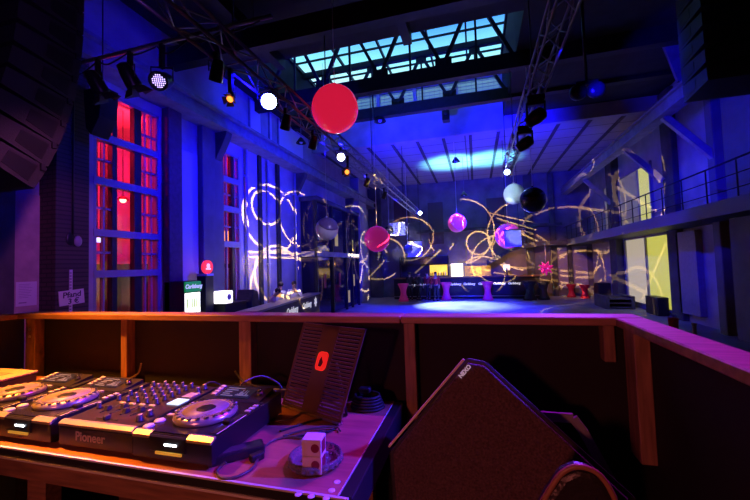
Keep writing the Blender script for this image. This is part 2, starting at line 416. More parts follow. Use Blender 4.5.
pane_w = lit_pane('pale_lit_glass', (.20, .16, .12), (.55, .47, .32), 1.1, 34)
pane_t = lit_pane('dim_tan_glass', (.055, .045, .05), (.10, .085, .07), 1.0, 3)
pane_p = mat('mauve_frosted_glass', (.5, .45, .55), .45, noise=.1, scale=3)
fr = MB()
for y in (17.12, 19.2, 21.55): fr.box(XR-.02, XR+.12, y-.06, y+.06, .15, 3.4)
for z in (.2, 3.36): fr.box(XR-.02, XR+.12, 17.1, 21.6, z-.05, z+.05)
w = struct('window_8', fr, frame_m, label='yellow lit ground floor window on the right wall', cat='window')
obj('pane', MB().box(XR+.05, XR+.08, 17.15, 19.15, .2, 3.35), pane_y, w)['label'] = 'smooth yellow green lit pane'
obj('pane', MB().box(XR+.05, XR+.08, 19.25, 21.5, .2, 3.35), pane_w, w)['label'] = 'mottled whitish lit pane'
fr = MB()
for y in (18.15, 19.35, 21.7, 24.0): fr.box(XR-.1, XR, y-.06, y+.06, 3.75, 6.6)
for z in (3.78, 6.55): fr.box(XR-.1, XR, 18.1, 24.05, z-.05, z+.05)
w = struct('window_9', fr, frame_m, label='upper window behind the gallery railing with a yellow end pane', cat='window')
obj('pane', MB().box(XR-.06, XR-.03, 18.2, 19.3, 3.8, 6.5), pane_y, w)['label'] = 'yellow lit end pane'
for a, b in ((19.4, 21.65), (21.75, 23.95)): obj('pane', MB().box(XR-.06, XR-.03, a, b, 3.8, 6.5), pane_t, w)
struct('window_10', MB().box(XR-.08, XR, 23.0, 26.7, .15, 3.35, .01), pane_p, label='mauve frosted window at the far right below the gallery', cat='window')
for i, (a, b) in enumerate(((5.35, 5.95), (6.25, 7.15))):
    struct('window_%d' % (11+i), MB().box(a, b, YB-.08, YB, .5, 3.3, .01), pane_p, label=('slim', 'wider')[i]+' frosted window in the far wall right of the bar', cat='window')
for i, (a, b, z) in enumerate(((-7.9, -6.9, 8.4), (3.4, 3.9, 8.4), (4.95, 5.3, 8.4), (6.0, 6.22, 3.4))):
    struct('trim_%d' % (21+i), MB().box(a, b, YB-.25, YB, 0, z, .02), wall_d, label=('wide dark pier at the far left corner', 'dark column behind the black balloon at the bar end', 'dark pier left of the slim frosted window', 'dark pier between the two far frosted windows')[i], cat='pier')
struct('trim_40', MB().box(-4.2, 5.7, YB-.35, YB-.05, 4.75, 4.95), wall_d, label='dark horizontal beam across the far wall behind the balloons', cat='beam')
# blocks of shade behind the lit rings, painted as dark panels on the back wall
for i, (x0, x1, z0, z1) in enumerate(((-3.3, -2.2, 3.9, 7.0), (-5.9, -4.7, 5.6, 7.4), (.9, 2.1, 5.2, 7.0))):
    struct('trim_%d' % (25+i), MB().box(x0, x1, YB-.12, YB, z0, z1, .01), mat('shade_panel_%d' % i, (.10, .06, .07), .7), label=('tall dark board in place of shade on the far wall left of the pink ball', 'dark board in place of shade high on the far wall at left', 'dark board in place of shade high on the far wall at right')[i], cat='panel')
# gallery
gl = MB(); gl.box(5.8, XR, 3, YB, 3.42, 3.62)
struct('floor_gallery', gl, steel_dark, label='gallery walkway along the right wall', cat='gallery')
struct('trim_28', MB().box(5.74, 5.8, 3, YB, 3.36, 3.72), mat('dark_blue_paint', (.10, .10, .16), .5), label='blue lit edge beam of the right gallery', cat='beam')
rl = thing('gallery_railing', 'thin dark steel railing along the right gallery edge', 'railing', (5.86, 15, 3.62))
for i in range(16):
    y = 9+i*1.15
    obj('baluster', MB().cyl((5.86, y, 3.62), (5.86, y, 4.62), .018, n=6), steel_dark, rl)
obj('handrail', MB().cyl((5.86, 8.9, 4.62), (5.86, 26.9, 4.62), .025, n=8), steel_dark, rl)
for z in (3.95, 4.28): obj('mid_rail', MB().cyl((5.86, 8.9, z), (5.86, 26.9, z), .012, n=6), steel_dark, rl)
# knee braces between right piers and crane beam
for i, y in enumerate((13.35, 16.6, 22.2)):
    struct('trim_%d' % (29+i), MB().bar((7.2, y, 5.4), (5.95, y, 6.85), .16, .2), steel_blue, label=('nearest', 'middle', 'farthest')[i]+' knee brace carrying the right crane beam', cat='brace')
# back gallery and the dark sloping stair soffit over the right of the bar
sw = MB()
pts = [(.7, 2.25), (1.3, 2.5), (2.2, 3.05), (3.0, 3.3), (4.2, 3.4), (7.4, 3.45)]
poly = [(x, z) for x, z in pts] + [(x, z+.28) for x, z in pts[::-1]]
sw.prism(poly, 0, 1.2, frame((0, 26.9, 0), (1, 0, 0), (0, 0, 1)))
struct('trim_32', sw, wall_d, label='dark curved gallery soffit sweeping down to the bar', cat='gallery')
# bracket (gusset) under the roof truss on the right
gm = MB()
o_ = [(-.42, 8.95), (.42, 8.95), (.1, 7.34), (-.1, 7.34)]
def plate_with_hole(mb, outer, hole_c, hr, hz, y0, y1, n=24):
    # ring of quads between an outline resampled by angle and an elliptical hole
    cx, cz = hole_c; O = []; H = []
    for k in range(n):
        a = 2*PI*k/n; d = Vector((math.cos(a), math.sin(a))); best = 9
        for i in range(len(outer)):
            p = Vector(outer[i])-Vector(hole_c); q = Vector(outer[(i+1) % len(outer)])-Vector(hole_c); e = q-p
            den = d.x*e.y-d.y*e.x
            if abs(den) < 1e-9: continue
            t = (p.x*e.y-p.y*e.x)/den; u_ = (p.x*d.y-p.y*d.x)/den
            if t > 0 and -1e-6 <= u_ <= 1+1e-6: best = min(best, t)
        O.append((cx+d.x*best, cz+d.y*best)); H.append((cx+d.x*hr, cz+d.y*hz))
    V = {}
    for nm, L in (('o', O), ('h', H)):
        for y in (y0, y1):
            V[nm, y] = [mb.bm.verts.new((x, y, z)) for x, z in L]
    for k in range(n):
        j = (k+1) % n
        mb.bm.faces.new((V['o', y0][k], V['o', y0][j], V['h', y0][j], V['h', y0][k]))
        mb.bm.faces.new((V['o', y1][k], V['h', y1][k], V['h', y1][j], V['o', y1][j]))
        mb.bm.faces.new((V['o', y0][k], V['o', y1][k], V['o', y1][j], V['o', y0][j]))
        mb.bm.faces.new((V['h', y0][k], V['h', y0][j], V['h', y1][j], V['h', y1][k]))
plate_with_hole(gm, [(6.0-.55, 8.98), (6.0+.55, 8.98), (6.12, 7.33), (5.88, 7.33)], (6.12, 8.5), .12, .26, 12.2, 12.3)
struct('trim_33', gm, steel_blue, label='tapered blue steel bracket plate with an oval hole under the roof truss', cat='bracket')

# --- roof trusses
def roof_truss(y, z0, z1, zt, lab, xs, xe, step, web=True):
    t = thing('roof_truss', lab, 'roof truss', (0, y, z0), group='steel roof trusses')
    obj('bottom_chord', MB().box(xs, xe, y-.14, y+.14, z0, z1), steel_dark, t)
    if web:
        obj('top_chord', MB().box(LX0+.05, LX1-.05, y-.1, y+.1, zt-.18, zt), steel_dark, t)
        n = 4; w = (LX1-LX0-.2)/n
        for i in range(n):
            xa = LX0+.1+i*w; xm = xa+w/2
            obj('web_brace', MB().bar((xa, y, z1), (xm, y, zt-.1), .11, .12, (0, 1, 0)), steel_dark, t)
            obj('web_brace', MB().bar((xm, y, zt-.1), (xa+w, y, z1), .11, .12, (0, 1, 0)), steel_dark, t)
            obj('web_post', MB().bar((xm, y, z1), (xm, y, zt-.1), .07, .07, (0, 1, 0)), steel_dark, t)
            obj('gusset_plate', MB().box(xm-.22, xm+.22, y-.02, y+.02, zt-.4, zt-.1), steel_dark, t)
            obj('gusset_plate', MB().box(xa-.25, xa+.3, y-.02, y+.02, z1, z1+.3), steel_dark, t)
    return t
roof_truss(12.0, 8.5, 9.0, 11.4, 'braced steel roof truss crossing the skylight, nearer of the two', XL+.01, XR-.01, 0)
roof_truss(15.0, 8.86, 9.3, 11.4, 'braced steel roof truss behind the nearer one, by the downstand wall', XL+.01, XR-.01, 0)
# longitudinal roof timbers under the dark near soffit
for i, (x, lab) in enumerate(((-5.6, 'dark roof purlin over the left lighting truss'), (-1.6, 'dark roof purlin over the middle of the booth'), (2.6, 'dark roof purlin right of the skylight'), (4.8, 'dark roof purlin over the right crane beam'))):
    struct('trim_%d' % (34+i), MB().box(x-.12, x+.12, -2.9, 9.9, 8.65, 8.99), steel_dark, label=lab, cat='purlin')
for i, (y, lab) in enumerate(((4.5, 'dark cross beam of the roof nearest the booth'), (8.0, 'dark cross beam of the roof before the skylight'))):
    struct('trim_%d' % (38+i), MB().box(XL+.01, XR-.01, y-.15, y+.15, 8.1, 8.64), steel_dark, label=lab, cat='beam')
#PART3
# ================================================================== places from the photograph's lines of sight, each on its own wall or depth
def _ray(px, py): return _f + _r*((px-CX)/F) - _u*((py-CY)/F)
def on_x(px, py, x): d = _ray(px, py); return CAM + d*(x/d.x)
def on_y(px, py, y): d = _ray(px, py); return CAM + d*(y/d.y)
def on_z(px, py, z): d = _ray(px, py); return CAM + d*((z-CAM.z)/d.z)

# ------------------------------------------------------------------ lamps
def add_light(kind, name, loc, target, energy, color, size=60, blend=.3, radius=.08, parent=None):
    l = bpy.data.lights.new(name, kind); o = bpy.data.objects.new(name, l); COL.objects.link(o)
    l.energy = energy; l.color = color
    if kind == 'SPOT': l.spot_size = math.radians(size); l.spot_blend = blend; l.shadow_soft_size = radius
    if kind == 'POINT': l.shadow_soft_size = radius
    o.location = loc
    if target is not None: o.rotation_euler = (Vector(target)-Vector(loc)).to_track_quat('-Z', 'Y').to_euler()
    return o
def gobo(light, rings, lines, su=1.0):
    """a patterned disc in the lamp: rings (u, v, radius, width) and lines (u0, v0, u1, v1, width) in the beam's own tangent plane"""
    l = light.data; l.use_nodes = True; nt = l.node_tree; em = nt.nodes['Emission']
    tc = nt.nodes.new('ShaderNodeTexCoord'); sp = nt.nodes.new('ShaderNodeSeparateXYZ'); nt.links.new(tc.outputs['Normal'], sp.inputs[0])
    def M(op, a, b=None, c=None):
        n = nt.nodes.new('ShaderNodeMath'); n.operation = op
        for i, v in enumerate((a, b, c)):
            if v is None: continue
            if isinstance(v, (int, float)): n.inputs[i].default_value = v
            else: nt.links.new(v, n.inputs[i])
        return n.outputs[0]
    z = M('ABSOLUTE', sp.outputs['Z']); u = M('DIVIDE', M('DIVIDE', sp.outputs['X'], z), su); v = M('DIVIDE', sp.outputs['Y'], z)
    tot = None
    def acc(x):
        nonlocal tot
        tot = x if tot is None else M('MAXIMUM', tot, x)
    for (cu, cv, r, w) in rings:
        du = M('SUBTRACT', u, cu); dv = M('SUBTRACT', v, cv)
        d = M('SQRT', M('ADD', M('MULTIPLY', du, du), M('MULTIPLY', dv, dv)))
        acc(M('COMPARE', d, r, w))
    for (a0, b0, a1, b1, w) in lines:
        dx, dy = a1-a0, b1-b0; L2 = dx*dx+dy*dy
        pu = M('SUBTRACT', u, a0); pv = M('SUBTRACT', v, b0)
        t = M('DIVIDE', M('ADD', M('MULTIPLY', pu, dx), M('MULTIPLY', pv, dy)), L2)
        tn = nt.nodes.new('ShaderNodeClamp'); nt.links.new(t, tn.inputs[0]); t = tn.outputs[0]
        eu = M('SUBTRACT', pu, M('MULTIPLY', t, dx)); ev = M('SUBTRACT', pv, M('MULTIPLY', t, dy))
        d = M('SQRT', M('ADD', M('MULTIPLY', eu, eu), M('MULTIPLY', ev, ev)))
        acc(M('LESS_THAN', d, w))
    nt.links.new(tot, em.inputs['Strength'])

def lens_mat(name, c, s): return mat(name, (.1, .1, .12), .2, emit=c, es=s)
lens_blue = lens_mat('lamp_lens_blue', (.45, .6, 1.0), 30)
lens_white = lens_mat('lamp_lens_white', (.8, .85, 1.0), 14)
lens_off = mat('lamp_lens_dark', (.05, .05, .07), .1)
lens_orange = lens_mat('lamp_lens_orange', (1, .22, .03), 3)
led_violet = lens_mat('led_violet', (.55, .4, 1.0), 3)
gel = mat('barn_door_metal', (.09, .08, .08), .4, .5)
def par_can(loc, target, lens, label, top=None, s=1.0, barn=False, group=None, body=satin):
    """stage lamp: can, lens, yoke, clamp; hangs from `top` height"""
    loc = Vector(loc); t = thing('hanging_stage_lamp', label, 'stage lamp', loc, group=group or 'stage lamps on the trusses')
    q = (Vector(target)-loc).to_track_quat('Z', 'Y').to_matrix().to_4x4()
    obj('can', MB().lathe([(.05*s, -.24*s), (.09*s, -.22*s), (.115*s, -.08*s), (.125*s, .12*s), (.125*s, .15*s), (.108*s, .15*s), (.105*s, .1*s)], 20, q), body, t, local=True)
    obj('lens', MB().lathe([(.0, .118*s), (.106*s, .118*s), (.106*s, .105*s), (0, .105*s)], 20, q), lens, t, local=True)
    top = top if top is not None else loc.z+.3
    dz = top-loc.z
    y = MB(); x = q @ Vector((1, 0, 0)); x = Vector((x.x, x.y, x.z)); 
    if abs(x.z) > .7: x = Vector((1, 0, 0))
    x = Vector((x.x, x.y, 0)).normalized()
    y.tube([x*.14*s, x*.145*s+Vector((0, 0, .19*s)), -x*.145*s+Vector((0, 0, .19*s)), -x*.14*s], .012*s, 6)
    obj('yoke', y, body, t, local=True)
    obj('clamp', MB().box(-.03, .03, -.03, .03, .18*s, max(dz, .2*s)), body, t, local=True)
    if barn:
        b = MB()
        for k in range(4):
            a = k*PI/2; R = q @ Matrix.Rotation(a, 4, 'Z')
            b.prism([(-.09*s, 0), (.09*s, 0), (.13*s, .14*s), (-.13*s, .14*s)], 0, .004, R @ Matrix.Translation((0, .11*s, .15*s)) @ Matrix.Rotation(.9, 4, 'X'))
        obj('barn_doors', b, gel, t, local=True)
    return t
def moving_head(loc, target, label, top):
    loc = Vector(loc); t = thing('hanging_moving_head', label, 'moving light', loc, group='moving head lights on the trusses')
    q = (Vector(target)-loc).to_track_quat('Z', 'Y').to_matrix().to_4x4()
    obj('head', MB().lathe([(.07, -.2), (.13, -.16), (.15, 0), (.12, .17), (.11, .2), (.09, .2), (.085, .16)], 16, q), satin, t, local=True)
    obj('lens', MB().lathe([(0, .17), (.086, .17), (.086, .16), (0, .16)], 16, q), lens_off, t, local=True)
    obj('fork', MB().box(-.19, -.15, -.06, .06, -.05, .26, .01).box(.15, .19, -.06, .06, -.05, .26, .01).box(-.19, .19, -.07, .07, .24, .3, .01), black, t, local=True)
    obj('base', MB().box(-.17, .17, -.15, .15, .3, .42, .015), black, t, local=True)
    if top-loc.z > .42: obj('clamp', MB().box(-.04, .04, -.04, .04, .42, top-loc.z), black, t, local=True)
    return t

# ------------------------------------------------------------------ lighting trusses
def light_truss(x, z, y0, y1, lab, drops, s=.15):
    t = thing('hanging_lighting_truss', lab, 'lighting truss', (x, (y0+y1)/2, z-s), group='lighting trusses')
    for sx in (-s, s):
        for sz in (-s, s): obj('chord', MB().cyl((x+sx, y0, z+sz), (x+sx, y1, z+sz), .024, n=8), truss_m, t)
    lc = MB(); n = int((y1-y0)/.45)
    for i in range(n):
        a = y0+i*.45; b = a+.45; sg = 1 if i % 2 else -1
        for sx in (-s, s): lc.cyl((x+sx, a, z-sg*s), (x+sx, b, z+sg*s), .012, n=5)
        for sz in (-s, s): lc.cyl((x-sg*s, a, z+sz), (x+sg*s, b, z+sz), .012, n=5)
    obj('lacing', lc, truss_m, t)
    for y, zt in drops: obj('hanging_cable', MB().cyl((x, y, z), (x, y, zt), .015, n=6), steel_dark, t)
    return t
light_truss(-3.35, 5.6, 2.2, 23.2, 'long aluminium lighting truss running down the left of the hall', [(4.5, 8.1), (8, 8.1), (12, 8.5), (17.6, 8.4), (22.5, 8.5)])
light_truss(1.3, 5.9, 2.6, 15.0, 'aluminium lighting truss running down the right of the hall', [(4.5, 8.1), (8, 8.1), (12, 8.5), (14.9, 8.86)])
# lamps
LA = []
p = on_z(268, 101, 5.22); par_can(p, (.4, .6, 2.2), lens_blue, 'dazzling blue white stage lamp on the left truss beside the big red balloon', 5.45, 1.15); LA.append(p)
p = on_z(341, 157, 5.2); par_can(p, (-.5, 1.5, 2.4), lens_white, 'small bright white stage lamp on the left truss below the red balloon', 5.45, .9)
p = on_z(348, 172, 5.0); par_can(p, (-3.6, 2, 3.2), lens_orange, 'stage lamp with orange glowing lens and open barn doors hanging on the left truss', 5.45, .6, True)
p = on_z(420, 213, 5.35); par_can(p, (0, 3, 2.4), lens_blue, 'bright blue lamp at the far end of the left truss', 5.45, 1.0)
p = on_z(231, 98, 5.0); par_can(p, (-2.6, 1.5, 2.2), lens_orange, 'dark stage lamp with an orange lit lens left of the dazzling blue lamp', 5.45, .45, True)
p = on_z(507, 172, 5.65); par_can(p, (.2, 2, 2.4), lens_blue, 'bright blue white lamp on the end of the right truss above the white balloon', 5.75, .9)
for px, py, lab in ((222, 72, 'black stage lamp nearest the booth on the left truss'), (303, 121, 'black stage lamp on the left truss left of the red balloon'), (318, 143, 'black stage lamp under the left truss below the red balloon'), (367, 183, 'black stage lamp midway down the left truss'), (380, 196, 'black stage lamp towards the far end of the left truss')):
    p = on_z(px, py, 5.15); par_can((-3.35, p.y, 5.15), (-5.5, p.y+1.5, 1), lens_off, lab, 5.45, .75)
for px, py, lab in ((523, 120, 'upper black moving head on the right truss'), (512, 146, 'lower black moving head on the right truss tilted to the left')):
    p = on_z(px, py, 5.3); moving_head((1.3, p.y, 5.32), (-2, p.y+1, 3.5), lab, 5.75)
# lamp of violet diodes near the top left, and more dark fixtures on a cross bar there
cbx = thing('hanging_lamp_bar', 'dark cross bar of cables and lamps above the left truss near the booth', 'lamp bar', (-4.6, 4.35, 5.9))
obj('pipe', MB().cyl((-6.6, 4.35, 5.95), (-2.6, 4.35, 5.95), .03, n=8), truss_m, cbx)
for x in (-6.3, -2.9): obj('hanging_cable', MB().cyl((x, 4.35, 5.95), (x, 4.35, 8.1), .012, n=6), steel_dark, cbx)
for k in range(6):
    a = -6.4+k*.6
    obj('cable', MB().tube(smooth_path([(a, 4.33, 5.9), (a+.25, 4.3, 5.72+.05*(k % 3)), (a+.62, 4.33, 5.9)], 5), .012, 5), rubber, cbx)
dd = on_y(162, 60, 4.35)
t = par_can((dd.x, 4.35, 5.35), (dd.x+1.3, 1.5, 3.6), lens_off, 'stage lamp with a face of small violet diodes near the top left', 5.93, 1.1)
q = (Vector((dd.x+1.3, 1.5, 3.6))-Vector((dd.x, 4.35, 5.35))).to_track_quat('Z', 'Y').to_matrix().to_4x4()
le = MB()
for i in range(-3, 4):
    for j in range(-3, 4):
        if i*i+j*j <= 10: le.sphere(q @ Vector((i*.028, j*.028, .135)), .009, 8, 5)
obj('led_cluster', le, led_violet, t, local=True)
for i, (px, py, lab) in enumerate(((98, 22, 'black stage lamp on the dark cross bar beside the line array'), (130, 35, 'black stage lamp with barn doors on the dark cross bar'))):
    d_ = on_y(px, py, 4.35); par_can((d_.x, 4.35, 5.5), (d_.x+.6, 6.5, 2), lens_off, lab, 5.93, .95, True)

# hanging lamps and projector under the downstand and far ceiling
def pendant(px, py, y, ztop, lab, big=1.0):
    p = on_y(px, py, y); t = thing('hanging_lamp', lab, 'pendant lamp', p, group='pendant lamps')
    obj('cord', MB().cyl((0, 0, .1*big), (0, 0, ztop-p.z), .012, n=6), steel_blue, t, local=True)
    obj('lamp_shade', MB().lathe([(.03*big, .16*big), (.06*big, .14*big), (.2*big, -.06*big), (.22*big, -.1*big), (.19*big, -.1*big), (.04*big, .1*big)], 20), steel_dark, t, local=True)
    obj('bulb', MB().sphere((0, 0, -.06*big), .07*big, 12, 8), white, t, local=True)
pendant(456, 160, 19.0, 8.5, 'dark bell pendant lamp hanging in front of the bright ceiling patch')
pendant(464, 194, 21.0, 8.5, 'small pendant lamp hanging above the pink balloon', .9)
pendant(301, 141, 14.0, 8.86, 'dark bell pendant lamp by the broad clerestory window', 1.0)
pendant(380, 119, 15.0, 8.86, 'dark bell pendant lamp on the rear roof truss right of the red balloon', 1.2)
pt = on_y(446, 117, 16.2)
pj = thing('hanging_projector', 'black projector hanging against the blue downstand wall', 'projector', pt)
obj('housing', MB().box(-.16, .16, -.2, .2, -.2, .25, .03), black, pj, local=True)
obj('lens', MB().cyl((0, -.2, .05), (0, -.27, .05), .08, .07), lens_off, pj, local=True)
obj('bracket', MB().box(-.05, .05, -.05, .05, .25, .6).box(-.12, .12, -.12, .12, .58, .62), white, pj, local=True)
obj('pole', MB().cyl((0, 0, .6), (0, -1.2, 8.95-pt.z), .02, n=8), steel_dark, pj, local=True)
pt = on_y(587, 91, 8.0)
hk = thing('hanging_twin_lamp', 'black twin lobed fixture hanging from the cross beam at upper right', 'fixture', pt)
for sx in (-.16, .16):
    obj('lobe', MB().lathe([(.05, .1), (.14, .08), (.17, 0), (.14, -.08), (.1, -.1), (.08, -.06)], 18, Matrix.Translation((sx, 0, 0)) @ Matrix.Rotation(PI/2, 4, 'X')), satin, hk, local=True)
obj('hanger', MB().box(-.2, .2, -.03, .03, .12, .2).cyl((0, 0, .2), (0, 0, 8.1-pt.z), .03), black, hk, local=True)

# ------------------------------------------------------------------ loudspeaker arrays
def line_array(x0, x1, yf, ztop, n, h, curve, depth, lab, zroof):
    t = thing('hanging_line_array', lab, 'line array loudspeaker', ((x0+x1)/2, yf-depth/2, ztop-n*h), group='flown loudspeaker arrays')
    ang = 0.0; py, pz = yf, ztop
    for i in range(n):
        ang = curve*(i/(n-1))**1.4
        R = frame((x0, py, pz), (0, -math.cos(ang), -math.sin(ang)*-1 if False else math.sin(ang)), (0, -math.sin(ang), -math.cos(ang)))
        # cabinet profile (side view): x = backwards, y = down; wedge narrowing to the rear
        w = x1-x0
        c = MB(); c.prism([(0, .008), (.06, 0), (depth, .05), (depth, h-.06), (.06, h-.012), (0, h-.02)], 0, w, R)
        cb_ = obj('cabinet', c, spk_paint, t)
        for zz in (-.006, w):
            obj('side_plate', MB().prism([(.1, .05), (depth*.55, .08), (depth*.55, h-.1), (.1, h-.06)], zz, zz+.006, R), black, cb_)
        obj('rigging_link', MB().box(x1-.01, x1+.03, py-.09, py-.04, pz-.05, pz+.03), steel_dark, cb_)
        py -= math.sin(ang)*h; pz -= math.cos(ang)*h
    obj('flying_frame', MB().box(x0+.05, x1-.05, yf-depth, yf, ztop+.02, ztop+.14), steel_dark, t)
    obj('hanging_chain', MB().cyl(((x0+x1)/2, yf-.35, ztop+.1), ((x0+x1)/2, yf-.35, zroof), .02, n=6), steel_dark, t)
line_array(-6.45, -5.25, 3.72, 6.5, 9, .345, .45, .75, 'tall curved black line array hanging at the left edge', 9.0)
line_array(4.0, 5.2, 8.25, 7.75, 7, .345, .05, .75, 'black line array hanging at the upper right edge', 8.65)
fs = thing('hanging_speaker', 'black pointed fill speaker hanging in front of the red window top', 'speaker', (-6.95, 5.25, 5.1))
obj('cabinet', MB().prism([(-.26, .85), (.2, .88), (.16, .3), (-.06, -.05), (-.2, .1)], 0, .35, frame((-6.95, 5.45, 5.15), (1, 0, 0), (0, 0, 1)), .01), black, fs)
obj('hanging_cable', MB().cyl((-6.95, 5.28, 5.95), (-6.95, 5.28, 9.0), .012, n=6), steel_dark, fs)

# ------------------------------------------------------------------ balloons and screens
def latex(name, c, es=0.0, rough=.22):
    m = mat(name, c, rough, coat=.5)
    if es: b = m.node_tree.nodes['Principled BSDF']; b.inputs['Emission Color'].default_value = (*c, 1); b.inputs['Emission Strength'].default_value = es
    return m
red_l = latex('red_latex_glow', (.88, .012, .065), .68); mag_l = latex('magenta_latex_glow', (.75, .02, .32), .28); pink_l = latex('pink_latex_glow', (.85, .08, .5), .3)  # glow added so red, magenta and pink hold their colour under blue lamps
white_l = latex('white_latex', (.85, .85, .85), .0); black_l = latex('black_latex', (.012, .012, .016)); silver_l = latex('pearl_latex', (.55, .52, .66), 0, .3); blue_l = latex('pale_blue_latex', (.3, .35, .7))
def balloon(px, py, y, rpx, m, zt, lab, pattern=None):
    p = on_y(px, py, y); dep = (p-CAM).dot(_f); r = rpx/F*dep
    t = thing('hanging_balloon', lab, 'balloon', p, group='big round balloons hanging in the hall')
    obj('ball', MB().sphere((0, 0, 0), r, 40, 24, (1, 1, 1.02)), m, t, local=True)
    obj('knot', MB().lathe([(.012, r*1.0), (.03, r*1.05), (.02, r*1.08), (.04, r*1.12)], 10), m, t, local=True)
    obj('string', MB().cyl((0, 0, r*1.1), (0, 0, zt-p.z), .006 if y < 12 else .012, n=5), white, t, local=True)
    return t, r
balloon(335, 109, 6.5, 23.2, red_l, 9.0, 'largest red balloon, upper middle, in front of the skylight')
t, r = balloon(327, 229, 10.5, 11.3, silver_l, 9.0, 'pearly violet balloon with a darker top hanging at the left')
obj('cap_panel', MB().lathe([(r*1.012*math.sin(a), r*1.03*math.cos(a)) for a in [.02+.1*i for i in range(12)]], 32, Matrix.Rotation(.5, 4, 'X') @ Matrix.Rotation(.5, 4, 'Y')), mat('violet_latex', (.14, .1, .3), .3), t, local=True)['label'] = 'dark violet upper half'
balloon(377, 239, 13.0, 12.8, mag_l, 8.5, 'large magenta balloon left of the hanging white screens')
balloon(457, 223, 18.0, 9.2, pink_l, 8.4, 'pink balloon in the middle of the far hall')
balloon(514, 194, 13.6, 10.3, white_l, 5.74, 'white balloon touching the black balloon')
balloon(533, 200, 12.0, 12.6, black_l, 8.6, 'big black balloon right of the white balloon')
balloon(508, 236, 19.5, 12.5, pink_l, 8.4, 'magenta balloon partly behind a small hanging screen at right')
balloon(389, 230, 20.0, 4.6, black_l, 8.4, 'small black balloon in front of the left white screen')
balloon(408, 249, 20.5, 4.6, blue_l, 8.4, 'small pale blue balloon at the edge of the lower white screen')
p = on_y(546, 268, 24.0)
st = thing('hanging_star', 'magenta spiky paper star hanging at the far right of the bar', 'paper star', p)
sm = MB()
for k in range(16):
    a = k*2.4; b = math.acos(1-2*(k+.5)/16); d = Vector((math.sin(b)*math.cos(a), math.sin(b)*math.sin(a), math.cos(b)))
    sm.cyl(d*.05, d*.48, .16, .005, 6, smooth=False)
obj('spikes', sm, mag_l, st, local=True)
obj('string', MB().cyl((0, 0, .3), (0, 0, 3.40-p.z), .012, n=5), white, st, local=True)
def hscreen(px0, px1, py0, py1, y, lab, zt=8.4):
    a = on_y(px0, py1, y); b = on_y(px1, py0, y)
    t = thing('hanging_screen', lab, 'screen', ((a.x+b.x)/2, y, a.z), group='small white screens hanging over the bar')
    obj('cloth', MB().box(a.x, b.x, y-.015, y+.015, a.z, b.z), screen_m, t)
    obj('batten', MB().box(a.x-.04, b.x+.04, y-.03, y+.03, b.z, b.z+.06), black, t)
    for x in (a.x+.1, b.x-.1): obj('hanging_wire', MB().cyl((x, y, b.z), (x, y, zt), .012, n=5), steel_dark, t)
hscreen(390, 405, 222, 236, 21.5, 'white hanging screen behind the small black balloon, highest of the three')
hscreen(408, 422, 241, 257, 23.7, 'white hanging screen just above the people at the bar')
hscreen(505, 521, 230, 247, 18.6, 'pale blue hanging screen in front of the magenta balloon')

# ------------------------------------------------------------------ far bar
black_board = mat('black_bar_front', (.02, .018, .02), .5)
bar = thing('bar_counter', 'long black bar counter with white beer lettering along the far wall', 'bar counter', (-.9, 25.5, 0))
obj('counter_front', MB().box(-5.7, 3.9, 25.2, 25.8, 0, 1.42), black_board, bar)
obj('counter_top', MB().box(-5.8, 4.0, 25.05, 25.9, 1.42, 1.5, .01), tbl_side, bar)
obj('foot_rail', MB().cyl((-5.7, 25.05, .2), (3.9, 25.05, .2), .03), alu, bar)
lettering = mat('glowing_white_print', (.82, .82, .82), .5, emit=(.85, .85, .9), es=.5)  # print given a glow so the lettering reads bright
for px in (410, 424, 455, 469, 484, 499, 514):
    c = on_y(px, 282.5, 25.19)
    text_mesh('Carlsberg', .19, .004, frame((c.x, 25.19, 1.0), (1, 0, 0), (0, 0, 1)), 'lettering', lettering, bar, .25, .012)
ye = mat('yellow_back_bar_light', (.6, .45, .05), .4, emit=(1, .62, .04), es=1.3)
bs = thing('back_bar_shelf', 'back bar shelf unit with a yellow lit panel behind the counter', 'shelf', (-2.6, 26.7, 0))
obj('carcass', MB().box(-5.5, -1.9, 26.75, 26.95, 0, 3.0).box(-5.5, -1.9, 26.35, 26.95, 2.45, 2.55).box(-5.5, -1.9, 26.35, 26.95, 1.5, 1.56).box(-5.5, -5.4, 26.35, 26.9, 0, 3.0).box(-2.0, -1.9, 26.35, 26.9, 0, 3.0), black_board, bs)
obj('lit_panel', MB().box(-3.3, -2.02, 26.7, 26.75, 1.58, 2.35), ye, bs)
ip = mat('lit_poster', (.8, .8, .6), .4, emit=(1, .9, .5), es=2.0)
po = obj('lit_menu_board', MB().box(-1.75, -.92, 26.5, 26.6, 0, 2.4, .01), ip); tag(po, 'tall bright lit menu board standing behind the bar', 'menu board')
yb = mat('yellow_light_panel', (.55, .4, .12), .7, noise=.3, scale=2)  # yellow gobo light behind the bar put into this panel's colour
tag(obj('yellow_light_panel', MB().box(-.8, 1.0, 26.7, 26.8, 0, 2.2), yb), 'yellow panel standing in for gobo light right of the lit menu board', 'backdrop')
p = on_y(507, 276, 25.5)
bt = thing('beer_tap', 'chrome beer tap tower with a small lit sign on the bar counter', 'beer tap', (p.x, 25.5, 1.5))
obj('column', MB().cyl((0, 0, 0), (0, 0, .5), .08), chrome, bt, local=True)
obj('lit_sign', MB().box(-.2, .2, -.05, .05, .35, .75, .02), mat('warm_lit_sign', (.9, .7, .5), .4, emit=(1, .6, .4), es=1.4), bt, local=True)
obj('spout', MB().cyl((0, -.07, .25), (0, -.2, .15), .02), chrome, bt, local=True)
